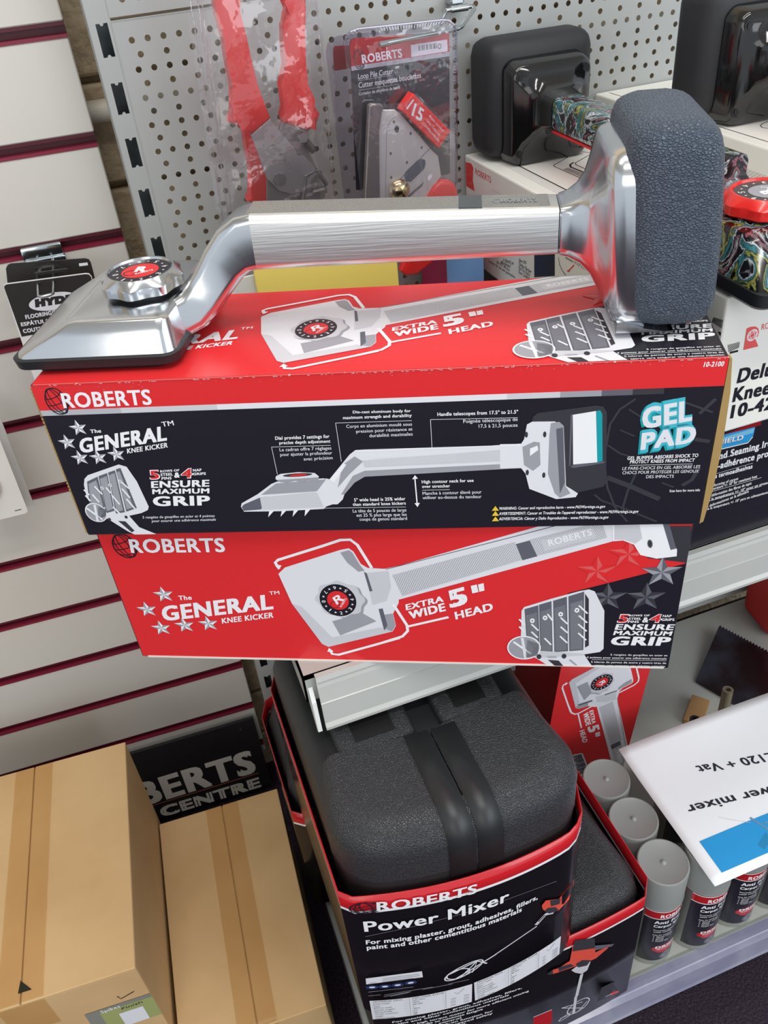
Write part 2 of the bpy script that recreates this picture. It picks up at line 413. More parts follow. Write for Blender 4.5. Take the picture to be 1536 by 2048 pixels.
sh = thing('shelf', 'light grey steel shelf carrying the stacked knee kicker cartons', 'shelf', (.055, .508, .8114))
bm = bmesh.new(); add_box(bm, 0, 1.22, 0, .42, -.004, 0); add_box(bm, 0, 1.22, .0, .002, -.032, 0); add_box(bm, 0, .002, 0, .42, -.032, 0)
finish('tray', bm, SHELF, sh)
bm = bmesh.new()
prof = [(-.0005, .001), (-.006, .001), (-.0075, -.004), (-.0045, -.006), (-.0065, -.012), (-.009, -.030), (-.0098, -.0305), (-.0105, -.056), (-.013, -.060), (-.0128, -.0635), (-.0085, -.063), (-.006, -.03), (-.0005, -.006)]
loft(bm, [[(.011, y, z) for y, z in prof], [(1.22, y, z) for y, z in prof]])
finish('price_rail', bm, RAIL, sh)
bm = bmesh.new()
loft(bm, [[(x, y, z) for y, z in ((.012, -.006), (.002, -.010), (-.006, -.030), (-.0095, -.066), (-.004, -.07), (.014, -.045))] for x in (.0035, .0075)])
bmesh.ops.recalc_face_normals(bm, faces=bm.faces)
finish('rail_end_cap', bm, mat('white_plastic', (226, 228, 226), .4), sh)

ba = thing('base_shelf', 'pale grey base shelf carrying the mixer cases and spray cans', 'shelf', (.055, .388, .1685))
bm = bmesh.new(); add_box(bm, 0, 1.22, 0, .5405, -.004, 0); add_box(bm, 0, 1.22, .0125, .0165, 0, .0002, 1); finish('deck', bm, [SHELF, mat('lip_groove_grey', (136, 140, 134), .5)], ba)
bm = bmesh.new()
prof = [(.012, 0), (.004, .0003), (-.001, .0002), (-.0025, -.001), (-.009, -.003), (-.0135, -.030), (-.0155, -.034), (-.013, -.038), (-.006, -.036), (0, -.004)]
loft(bm, [[(0, y, z) for y, z in prof], [(1.22, y, z) for y, z in prof]]); bmesh.ops.recalc_face_normals(bm, faces=bm.faces)
finish('front_lip', bm, mat('price_strip_carpet_reflection', (132, 132, 156), .16, noise=((150, 150, 168), 20, .4, .7)), ba)  # grey plastic strip; the purple carpet's reflection is put into its colour
box('kick_plate', .02, 1.22, .05, .052, -.165, -.004, mat('kick_plate_grey', (92, 92, 98), .5), ba)

# ================================================================== PRINTED CARTONS
def kicker_art(A, sc=1.0):
    """artwork of the red long panel, in mm on a 470 x 158 face (sc squeezes the height)"""
    q = lambda pts: [(x, y*sc) for x, y in pts]
    Pq = lambda p: (p[0], p[1]*sc)
    A.poly(q([(382.1,86.1),(470.4,118.9),(472.8,-6.4),(409.9,-6.5),(398.2,11.5),(403.3,24.0)]), BLK, 0)
    A.poly(q([(446.3,155.1),(468.4,155.4),(470.7,119.1),(440.1,123.8)]), GR4, 0)
    # drawn kicker: shaft, head, bumper
    A.poly(q([(230.3,107.8),(355.0,154.1),(410.9,170.3),(414.5,141.8),(412.5,140.2),(242.3,75.8),(235.4,70.6),(226.5,65.7)]), GR0, 1)
    A.poly(q([(241.6,104.2),(339.7,139.5),(345.6,121.5),(248.4,81.0)]), GR2, 2)
    A.hatch(q([(241.6,104.2),(339.7,139.5),(345.6,121.5),(248.4,81.0)]), 46, .5, GR0, 3, 9)
    A.line(q([(237.1,110.5),(339.9,145.2),(396.1,164.7)]), .7, GR3, 2)
    A.poly(q([(340.6,137.5),(351.0,141.2),(357.2,125.3),(345.8,121.0)]), GR3, 3)
    A.poly(q([(351.0,142.0),(403.7,159.7),(408.5,144.1),(357.5,125.7)]), GR2, 2)
    A.hatch(q([(351.0,142.0),(403.7,159.7),(408.5,144.1),(357.5,125.7)]), 26, .45, GR0, 3, 8)
    A.poly(q([(359.1,141.2),(397.4,154.7),(400.6,144.3),(362.4,130.7)]), GR1, 4)
    A.text('ROBERTS', Pq((365.8,135.6)), Pq((397.6,146.9)), Pq((364.4,141.6)), WHT, 5, .03)
    A.poly(q([(410.8,162.7),(446.0,164.6),(453.5,149.3),(460.9,132.4),(461.4,125.9),(446.9,123.4),(434.6,127.0),(428.8,137.4),(420.6,141.4),(413.1,140.6)]), WHT, 3)
    A.poly(q([(445.3,164.6),(449.9,164.6),(460.2,133.6),(456.2,132.3)]), GR3, 4)
    A.poly(q([(412.5,162.7),(429.7,162.7),(434.4,143.4),(429.7,138.4),(421.3,142.2),(414.2,142.1)]), GR1, 4)
    A.ell(Pq((440.5,138.3)), 1.9, 4.2*sc, GR3, 5, rot=.2); A.ell(Pq((440.5,138.3)), 1.2, 3*sc, GR4, 6, rot=.2)
    A.poly(q([(146.9,104.6),(153.6,111.7),(202.0,130.9),(209.1,132.6),(212.6,129.2),(217.2,116.2),(222.3,111.9),(236.1,111.0),(247.9,114.5),(244.7,73.0),(239.0,60.7),(240.3,46.3),(236.9,39.1),(178.1,18.4),(172.7,22.1),(153.0,71.0)]), GR0, 2)
    A.poly(q([(201.7,128.1),(208.9,130.7),(211.5,128.2),(216.6,114.3),(219.7,108.8),(214.3,107.7),(206.2,117.4)]), GR2, 3)
    A.poly(q([(220.0,106.2),(239.2,109.0),(239.8,91.3),(234.7,75.2),(222.4,70.3)]), GR1, 3); A.poly(q([(218.9,107.7),(221.1,106.2),(223.9,86.5),(221.5,86.0)]), GR3, 4)
    A.poly(q([(228.2,58.6),(238.7,60.7),(240.0,46.8),(236.6,39.6),(229.8,37.7)]), GR2, 3); A.poly(q([(227.1,65.7),(230.6,66.7),(233.0,46.6),(229.7,40.2)]), GR3, 4)
    A.poly(q([(153.0,71.0),(172.7,22.1),(178.1,18.4),(236.9,39.1),(226.9,44.0),(182.9,30.5),(161.2,66.9)]), GR1, 3)
    A.poly(q([(185.4,50.4),(212.8,60.7),(224.0,51.3),(190.4,33.2)]), GR2, 3)
    c = Pq((195.5,76.4)); r = 17
    pts = [(c[0]+(r*1.18+1.2*cos(8*t))*cos(t), c[1]+(r*1.18+1.2*cos(8*t))*sin(t)*(.55+.45*sc)) for t in [2*pi*i/64 for i in range(64)]]
    A.poly([(x+2, y-1.5) for x, y in pts], GR2, 4); A.poly(pts, GR1, 5)
    c = Pq((193.5,75.4))
    A.ell(c, 15.6, 18.5*sc, BLK, 6); A.ell(c, 9.2, 10.8*sc, RED, 7)
    A.text('R', (c[0]-1.5, c[1]-5*sc), (c[0]+6, c[1]+1*sc), (c[0]-4.5, c[1]+3*sc), WHT, 8, .03)
    A.ring((c[0]-3, c[1]-5*sc), 4, 3.6*sc, .5, BLK, 8)
    A.text('ROBERTS', (c[0]+2, c[1]-8*sc), (c[0]+8, c[1]+2*sc), (c[0]+.4, c[1]-7*sc), WHT, 8, .02)
    for k in range(8):
        a = radians(185+45*k); p = (c[0]+12.4*cos(a), c[1]+14.6*sin(a)*sc); t = a+pi/2
        ex = Vector((cos(t), sin(t)*sc)); ey = Vector((-sin(t), cos(t)*sc))
        A.text('01234567'[k], Vector(p)-ex*(.45 if k == 1 else 1.2)-ey*1.7, Vector(p)+ex*(.45 if k == 1 else 1.2)-ey*1.7, Vector(p)-ex*(.45 if k == 1 else 1.2)+ey*1.7, WHT, 8, .015)
        a = radians(185+22.5+45*k); A.star((c[0]+12.4*cos(a), c[1]+14.6*sin(a)*sc), 1.3, WHT, 8)
    A.line(q([(148.6,110.4),(146.3,117.0),(149.2,120.0),(187.7,134.8),(203.3,141.2),(211.4,141.6),(216.5,136.2),(225.7,111.9)]), 2.6, WHT, 3)
    A.poly(q([(145.6,113.9),(147.9,109.3),(151.2,113.9),(148.0,114.8)]), WHT, 3)
    A.line(q([(178.7,15.1),(180.2,9.4),(185.9,8.5),(217.7,21.3),(242.7,31.6)]), 2.6, WHT, 3); A.line(q([(228.1,25.7),(245.0,33.4),(250.0,40.2),(249.8,47.0),(239.8,71.8)]), 2.6, WHT, 3)
    A.poly(q([(176.1,11.9),(178.3,17.1),(182.1,12.6)]), WHT, 3); A.line(q([(248.9,45.0),(285.6,57.4)]), 2.4, WHT, 3)
    A.text('EXTRA', Pq((250.3,64.7)), Pq((282.3,75.5)), Pq((250.1,71.5)), WHT, 4, .05)
    A.text('WIDE', Pq((253.0,54.1)), Pq((283.8,64.9)), Pq((251.9,63.3)), WHT, 4, .06)
    A.text('5', Pq((287.3,67.8)), Pq((302.5,73.6)), Pq((285.1,87.0)), WHT, 4, .07)
    A.poly(q([(304.9,93.3),(309.8,94.9),(311.0,86.7),(306.0,85.0)]), WHT, 4); A.poly(q([(310.8,94.9),(315.3,96.5),(315.9,88.3),(311.6,86.9)]), WHT, 4)
    A.text('HEAD', Pq((291.5,54.7)), Pq((322.9,66.3)), Pq((290.5,63.4)), WHT, 4, .05)
    for pt, m_, m2 in (((403.5,110.2), PINK, RED), ((425.8,127.7), PINK, RED), ((452.3,109.4), GR3, GR2), ((413.6,82.2), GR3, GR4), ((443.2,82.7), GR3, GR4)):
        A.star(Pq(pt), 16*(.5+.5*sc), m_, 2, .05, m2)
    # gripping face with rows of pins
    A.poly(q([(345.9,66.1),(347.8,70.3),(369.6,80.2),(391.4,88.9),(398.4,90.8),(403.1,88.7),(412.1,67.3),(414.6,22.9),(411.9,18.9),(399.1,15.5),(403.5,6.6),(411.0,-6.5),(376.9,-5.9),(358.7,9.7),(345.7,29.8)]), GR0, 4)
    for i in range(4):
        x = 668+72*i
        A.poly(q([(348.2,68.0), (359.3,72.7), (361.8,20.4), (351.3,20.1)] if i == 0 else [(359.8,73.2), (369.6,77.5), (372.7,17.7), (362.4,17.9)] if i == 1 else [(370.9,77.9), (381.6,82.6), (385.5,19.1), (374.1,17.7)] if i == 2 else [(382.8,83.0), (394.9,88.5), (398.1,20.9), (386.5,19.1)]), GR3, 5)
    for Q in ([(349.3,61.0),(358.4,64.7),(360.4,21.8),(352.0,21.1)], [(361.0,65.4),(369.3,69.3),(371.7,19.2),(363.2,18.9)], [(372.2,69.8),(381.0,73.6),(384.1,20.5),(375.0,19.3)], [(384.5,75.0),(394.5,79.2),(396.7,22.4),(387.4,20.6)]):
        A.poly(q(Q), GR2, 6); A.hatch(q(Q), 9, .35, GR3, 7, 14)
    A.poly(q([(395.7,86.3),(399.0,80.2),(402.3,26.5),(399.3,23.9)]), GR4, 5)
    for pt in ((354.8,55.1), (365.1,58.6), (377.5,63.0), (390.3,67.8)): A.ell(Pq(pt), 1.9, 2.7*sc, WHT, 8); A.ell(Pq(pt), .6, .9*sc, GR3, 9)
    for a_, b_ in (((344.1,56.7), (348.8,49.3)), ((344.2,48.0), (348.4,42.1)), ((354.1,51.3), (360.0,43.6)), ((354.3,42.2), (359.8,35.1)), ((365.3,34.8), (371.1,26.8)), ((377.6,59.3), (383.6,51.9)), ((378.0,48.7), (384.1,41.5)), ((378.0,37.5), (384.4,29.4)), ((391.5,73.3), (398.9,64.3)), ((392.1,61.9), (399.2,53.7)), ((392.1,52.1), (399.4,43.8)), ((392.7,41.7), (399.7,33.2)), ((366.9,63.2), (371.4,55.4))):
        A.line([Pq(a_), Pq(b_)], 1.5, WHT, 9)
    A.poly(q([(348.2,20.0),(399.6,16.5),(399.2,14.5),(358.3,9.7)]), GR1, 6)
    A.poly(q([(369.0,8.0),(378.1,7.3),(386.3,-5.5),(380.3,-5.8)]), GR4, 6)
    A.ell(Pq((361.4,11.8)), 2, 3*sc, GR4, 7); A.ell(Pq((382.4,13.0)), 2, 3*sc, GR4, 7)
    A.text('TAIWAN', Pq((368.2,10.0)), Pq((376.2,10.3)), Pq((367.8,13.0)), GR2, 8, .01)
    A.line(q([(387.3,8.6),(400.0,-5.8)]), 1.6, GR2, 6)
    A.ell(Pq((348.5,22.5)), 14.2, 14.6*sc, WHT, 9); A.ell(Pq((348.5,22.5)), 13, 13.2*sc, GR2, 10)
    A.line(q([(339.6,29.7),(354.8,15.2)]), 2, WHT, 11); A.line(q([(346.8,34.8),(350.1,8.7)]), 2.4, GR0, 11)
    A.hatch(q([(351.1,32.4),(361.0,27.8),(360.0,13.3),(350.1,10.5)]), 8, .4, GR3, 11, 8)
    for nm, a_, b_, c_, m_, bo in (('5', (423.6,54.5), (430.7,54.6), (424.9,63.0), RED, .08), ('4', (448.5,55.0), (456.6,55.2), (449.8,63.5), RED, .08)):
        outlined(A, nm, Pq(a_), Pq(b_), Pq(c_))
    for nm, a_, b_, c_ in (('ROWS OF', (432.0,61.3), (448.1,61.7), (432.1,63.4)), ('STEEL', (432.0,57.4), (441.9,57.6), (432.1,60.0)), ('PINS', (431.7,53.9), (440.3,54.1), (431.8,56.5)), ('&', (442.8,54.6), (447.6,54.8), (443.2,60.6)), ('NAP', (458.3,61.0), (465.2,61.1), (458.3,63.7)), ('GRIPS', (457.8,56.8), (467.9,57.0), (457.8,59.6))):
        A.text(nm, Pq(a_), Pq(b_), Pq(c_), WHT, 3, .04)
    A.text('ENSURE', Pq((421.8,45.7)), Pq((468.2,46.4)), Pq((422.9,52.3)), WHT, 3, .05)
    A.text('MAXIMUM', Pq((421.0,39.5)), Pq((467.4,39.8)), Pq((421.9,44.6)), WHT, 3, .05)
    A.text('GRIP', Pq((419.3,27.4)), Pq((466.9,27.8)), Pq((420.8,37.9)), WHT, 3, .06)
    for s_, a_, b_, c_ in (('5 rang\u00e9es de goupilles en acier et', (420.9,14.7), (467.4,15.1), (420.7,16.9)), ('4 pointes pour assurer une adh\u00e9rence maximale', (401.4,10.8), (467.2,11.1), (401.3,13.1)), ('5 hileras de pernos de acero y cuatro tiras de', (405.5,5.1), (467.5,5.6), (405.3,7.4)), ('agarre para asegurar una m\u00e1xima sujeci\u00f3n', (408.8,1.1), (466.9,1.6), (408.6,3.4))):
        A.text(s_, Pq(a_), Pq(b_), Pq(c_), WHT, 3, .02)
    A.line(q([(405.9,9.2),(467.3,9.6)]), .35, WHT, 3)
    logo(A, Pq((25.1,126.7)), Pq((106.5,128.2)), Pq((26.6,141.5)), Pq((21.4,134.1)), (10, 12.6*sc), 2)
    general(A, [Pq(p) for p in [(41.2,79.6),(21.3,61.4),(28.4,38.4),(51.2,42.5),(73.7,45.0)]], Pq((53.1,73.1)), Pq((65.3,74.0)), Pq((53.7,78.4)), Pq((32.5,47.1)), Pq((135.9,64.0)), Pq((34.5,65.0)), Pq((86.2,45.3)), Pq((134.2,53.8)), Pq((87.0,51.8)), 9.6*(.5+.5*sc), Pq((135.2,80.6)))
def outlined(A, t, a, b, c):
    g = .75
    A.text(t, (a[0]-g, a[1]-g), (b[0]+g, b[1]-g), (c[0]-g, c[1]+g), WHT, 2, .06); A.text(t, a, b, c, RED, 3, .04)
def general(A, stars, t0, t1, t2, g0, g1, g2, k0, k1, k2, sr, tm):
    for p in stars: A.star(p, sr, WHT, 3, .08, GR2)
    A.text('The', t0, t1, t2, WHT, 3, .04)
    A.text('GENERAL', g0, g1, g2, WHT, 3, .055)
    A.text('KNEE KICKER', k0, k1, k2, WHT, 3, .04)
    A.text('TM', tm, (tm[0]+9, tm[1]+1), (tm[0], tm[1]+4), WHT, 3, .02)

def carton(name, label, cat, loc, rz, L, D, H, mats, group=None, rot=None):
    """closed carton: fold lines rounded, kraft edges at the two ends"""
    t = thing(name, label, cat, loc, rz, group, rot)
    bm = bmesh.new(); fs = add_box(bm, 0, L, 0, D, 0, H)      # bottom, top, front, back, left, right
    for f, k in zip(fs, (0, 1, 2, 3, 4, 5)): f.material_index = k
    bmesh.ops.bevel(bm, geom=list(bm.edges), offset=.0012, segments=2, profile=.5, affect='EDGES')
    finish('carton_body', bm, mats, t)
    return t
# lower carton, rolled on its side: red artwork panel to the front
b2 = carton('kicker_carton', 'red knee kicker carton with its picture side forward, lower of the stack', 'carton', (-.0751, .5952, .8114), -26.0, .47, .136, .158, [BLK, BLK, RED, BLK, RED, BLK], 'knee kicker cartons')
A = Art('printed_artwork', flat((0, 0, 0), (1, 0, 0), (0, 0, 1)), b2, clip=(.6, .6, 469.4, 157.4)); kicker_art(A); A.done()
bm = bmesh.new(); add_box(bm, .006, .466, -.0006, .134, 0, 0.0018); finish('bottom_flap_edge', bm, mat('white_board_edge', (226, 222, 214), .7), b2)

# upper carton: black front panel under a red band, red artwork on top
b1 = carton('kicker_carton', 'black fronted knee kicker carton with red top, upper of the stack', 'carton', (-.0790, .5793, .9697), -24.27, .47, .1425, .136, [BLK, RED, BLK, BLK, KRAFT, BLK], 'knee kicker cartons')
A = Art('top_artwork', flat((0, 0, .136), (1, 0, 0), (0, 1, 0)), b1, clip=(.6, .6, 469.4, 141.6)); kicker_art(A, 142/158.); A.done()
A = Art('front_artwork', flat((0, 0, 0), (1, 0, 0), (0, 0, 1)), b1, clip=(.3, .4, 469.7, 135.6))
H1 = 136
A.rect(.4, 115.2, 469.6, H1-.6, RED, 0)
for x0, x1, m_ in ((.4, 60, SILV), (60, 130, GR1), (130, 330, GR0), (330, 365, GR1), (365, 392, GR2), (392, 412, GR3), (412, 432, GR4)): A.rect(x0, 110.8, x1, 115.2, m_, 0)
random.seed(3)
for i in range(70):                                       # worn specks along the fold
    x = random.choice((random.uniform(2, 60), random.uniform(60, 470))); y = H1-random.uniform(.8, 9 if x < 60 else 5)
    a = random.uniform(.2, .7); A.poly([(x, y), (x+a, y+.1), (x+a*.7, y+a*.6)], GR0, 2)
for i in range(90):
    x = random.uniform(0, 470); A.poly([(x, H1-1.0), (x+random.uniform(.6, 3), H1-1.1), (x+1, H1-.4)], GR0, 2)
logo(A, (18.8,116.7), (84.1,117.0), (20.1,128.7), (15.3,122.4), (7.8, 10.6), 2)
A.line_text('10-2100', 454.5, 129.6, 3.6, 12.4, WHT, 2, .04, .12)
general(A, [(24.3,100.0),(11.9,88.1),(17.3,74.2),(31.6,74.2),(46.1,76.5)], (31.8,95.2), (40.2,95.5), (32.4,98.3), (18.7,78.2), (87.2,87.0), (21.5,90.7), (54.4,76.8), (86.4,81.1), (55.3,81.0), 7, (86.7,98.6))
# gripping head drawing
A.poly([(12.4,49.6),(14.6,55.2),(18.3,58.5),(45.1,67.4),(50.6,65.1),(54.8,51.5),(57.7,27.6),(56.1,24.4),(50.2,21.6),(39.6,19.2),(44.6,7.7),(56.6,0.5),(39.6,-0.1),(34.1,3.8),(21.8,16.3),(14.5,19.8),(10.9,37.7)], GR0, 2)
for Q in ([(15.9,52.7),(25.6,57.0),(22.8,28.6),(15.8,23.9),(11.0,31.1)], [(26.4,57.4),(34.0,60.1),(29.3,24.4),(22.0,22.3)], [(34.9,60.5),(40.8,62.4),(37.3,22.8),(29.6,21.7)], [(41.7,63.2),(45.6,64.3),(47.9,26.6),(38.5,23.3)]):
    A.poly(Q, GR3, 3)
for Q in ([(16.4,50.5),(23.5,53.7),(21.6,29.5),(16.5,26.1),(12.8,33.3)], [(26.7,54.9),(32.8,57.2),(28.7,26.2),(22.9,24.1)], [(34.8,58.0),(39.7,59.9),(36.3,24.7),(30.8,23.5)], [(41.2,60.3),(44.0,61.4),(45.6,27.5),(39.5,25.5)]):
    A.poly(Q, GR2, 4)
for a_, b_ in (((11.1,45.3), (13.9,40.3)), ((10.6,39.9), (13.1,34.4)), ((20.5,48.3), (24.2,40.6)), ((16.4,40.8), (19.5,33.1)), ((29.2,46.9), (31.4,41.5)), ((31.6,39.7), (35.3,30.5)), ((41.8,52.9), (46.9,45.3)), ((41.4,45.5), (45.3,36.7)), ((42.2,35.7), (46.3,26.2)), ((29.2,28.4), (33.1,21.2))):
    A.line([a_, b_], 1.3, WHT, 6)
for p in ((25.9,46.4), (33.0,48.9), (41.8,52.3)): A.ell(p, 1.3, 1.6, GR0, 6); A.ell(p, .45, .6, GR3, 7)
A.poly([(29.3,14.5),(35.1,13.9),(39.9,4.3),(37.2,2.8)], GR4, 4); A.ell((22.8,16.2), 1.2, 1.5, GR4, 5); A.ell((36.9,18.1), 1.2, 1.5, GR4, 5)
A.ell((14.1,23.2), 8.6, 9.4, WHT, 6); A.ell((14.1,23.2), 7.8, 8.5, GR2, 7); A.line([(7.8,27.9),(17.2,16.4)], 1.6, WHT, 8); A.line([(15.2,31.0),(12.8,14.2)], 2, GR0, 8)
A.hatch([(17.8,29.2),(23.4,25.9),(20.8,19.7),(13.5,16.5)], 7, .4, GR3, 8, 7)
for nm, a_, b_, c_ in (('5', (66.0,53.6), (72.8,53.6), (67.2,60.9)), ('4', (89.9,53.7), (97.8,53.9), (92.3,61.5))):
    outlined(A, nm, a_, b_, c_)
for nm, a_, b_, c_ in (('ROWS OF', (74.9,59.2), (89.8,59.8), (75.4,61.2)), ('STEEL', (74.4,55.9), (84.0,56.2), (75.0,58.4)), ('PINS', (74.2,52.5), (82.1,52.7), (74.9,55.0)), ('&', (84.5,54.1), (88.8,54.2), (85.7,58.9)), ('NAP', (100.1,59.2), (106.8,59.4), (100.5,61.5)), ('GRIPS', (99.4,55.9), (109.3,56.0), (99.9,58.2)), ('ENSURE', (64.3,45.2), (109.6,45.2), (65.8,51.5)), ('MAXIMUM', (63.7,39.5), (108.2,39.0), (64.8,44.2)), ('GRIP', (61.4,28.0), (106.4,27.6), (63.1,37.3))):
    A.text(nm, a_, b_, c_, WHT, 3, .05)
A.text('5 rang\u00e9es de goupilles en acier et 4 pointes', (49.7,16.2), (107.4,16.3), (50.3,18.7), GR0, 3, .015)
A.text('pour assurer une adh\u00e9rence maximale', (56.2,12.4), (107.6,12.7), (56.9,14.9), GR0, 3, .015)
# product picture
A.poly([(130.0,25.7),(131.3,28.9),(145.2,37.1),(157.2,46.2),(161.9,48.2),(197.2,50.0),(200.4,48.6),(202.2,46.5),(202.5,44.9),(197.4,40.8),(195.5,23.9),(193.5,21.8),(159.9,20.5),(131.5,20.8)], GR0, 2)
A.poly([(130.7,25.6),(132.9,27.8),(146.3,33.9),(151.7,34.6),(145.2,22.6),(131.3,21.7)], GR3, 3); A.poly([(146.3,33.9),(188.7,37.9),(190.6,36.8),(193.7,23.5),(146.0,22.2)], GR1, 3)
A.poly([(160.7,46.5),(198.8,49.1),(190.5,38.5),(147.7,36.4)], GR2, 3)
for Q in ([(151.1,20.7),(155.0,21.1),(149.4,15.0)], [(161.0,20.9),(164.6,21.2),(159.0,15.2)], [(170.2,21.1),(173.8,21.2),(168.4,15.0)], [(179.1,21.3),(183.0,21.6),(177.8,15.2)]): A.poly(Q, WHT, 2)
A.poly([(161.1,50.7),(161.8,53.1),(165.6,55.1),(179.4,56.3),(191.1,55.1),(193.7,52.1),(193.2,48.4),(188.3,47.4),(186.0,48.9),(180.6,47.2),(175.7,49.0),(169.4,47.1),(164.4,47.7)], GR0, 4)
A.poly([(161.3,49.8),(193.6,51.3),(193.2,48.0),(188.3,47.4),(185.9,48.7),(180.6,47.0),(175.7,48.6),(169.4,46.9),(164.4,47.7)], GR2, 5)
A.ell((178.2,53.8), 11, 1.5, GR4, 6, rot=.04); A.ell((178.7,53.8), 6.5, .9, RED, 7, rot=.04)
A.poly([(189.1,35.6),(198.6,50.0),(201.3,49.1),(212.7,63.1),(218.5,70.2),(223.2,74.0),(229.9,74.2),(318.4,74.3),(339.5,75.3),(340.3,54.4),(269.7,52.7),(227.5,50.6),(222.4,49.2),(218.4,44.8),(210.7,34.9),(208.9,30.3),(204.5,25.9),(200.7,26.0),(195.2,23.9),(192.5,22.7)], GR0, 3)
A.poly([(212.5,61.6),(222.0,68.6),(227.6,64.0),(216.6,53.2),(206.4,41.3)], GR2, 4); A.poly([(227.1,64.8),(334.8,71.2),(338.4,68.2),(338.5,61.0),(228.3,58.8)], GR1, 4); A.poly([(218.9,51.6),(228.0,55.9),(339.4,58.8),(339.7,54.5),(227.5,50.6),(219.5,45.5),(210.7,34.9),(208.2,35.0)], GR2, 4)
A.poly([(201.3,49.1),(212.7,62.6),(215.3,61.9),(203.9,45.7)], WHT, 5); A.line([(223.7,72.9),(339.5,74.1)], .8, WHT, 5)
A.hatch([(234.0,66.8),(294.6,69.0),(294.4,61.8),(233.4,60.1)], 30, .25, GR0, 5, 2)
A.poly([(325.3,75.4),(339.8,75.1),(341.8,78.7),(343.6,90.8),(347.1,92.9),(362.2,92.5),(365.3,90.6),(368.4,88.7),(372.2,38.0),(381.0,31.0),(379.6,27.7),(365.7,26.3),(346.2,36.1),(343.3,49.5),(340.0,54.8),(325.3,54.7)], GR0, 4)
A.poly([(359.7,91.2),(365.2,92.2),(368.4,88.7),(371.8,38.0),(375.7,31.2),(368.4,27.3),(364.5,31.5),(359.1,49.0),(359.0,81.8)], GR2, 5); A.poly([(363.4,86.5),(367.9,87.5),(371.2,40.7),(368.2,31.4)], GR3, 6)
A.poly([(340.8,72.6),(348.5,76.6),(352.6,75.9),(353.6,56.9),(348.5,51.9),(342.1,57.3)], GR2, 5); A.poly([(346.0,71.1),(351.1,73.4),(351.7,69.7),(346.1,64.8)], WHT, 6)
for p in ((343.3,82.6), (355.8,82.4), (356.2,48.0), (344.5,50.7)): A.ell(p, 1.1, 2.4, GR4, 6)
A.poly([(347.0,92.9),(347.5,96.6),(350.5,99.5),(388.9,103.9),(393.9,102.8),(396.5,98.2),(400.2,39.8),(398.6,36.5),(381.0,31.7),(375.5,33.9),(371.8,38.0),(368.4,88.7),(365.2,92.2)], GR4, 3)
A.poly([(372.5,97.4),(373.9,98.0),(374.5,56.2),(373.5,55.0)], GR3, 5); A.poly([(374.0,97.3),(389.2,99.7),(392.8,57.9),(376.3,56.5)], WHT, 5); A.poly([(389.4,99.7),(391.9,100.1),(393.5,97.2),(396.4,58.8),(392.8,57.9)], TEAL, 5); A.poly([(374.3,54.7),(376.3,56.2),(398.5,58.5),(397.1,57.0),(383.9,54.6),(376.7,53.6)], GR3, 5)
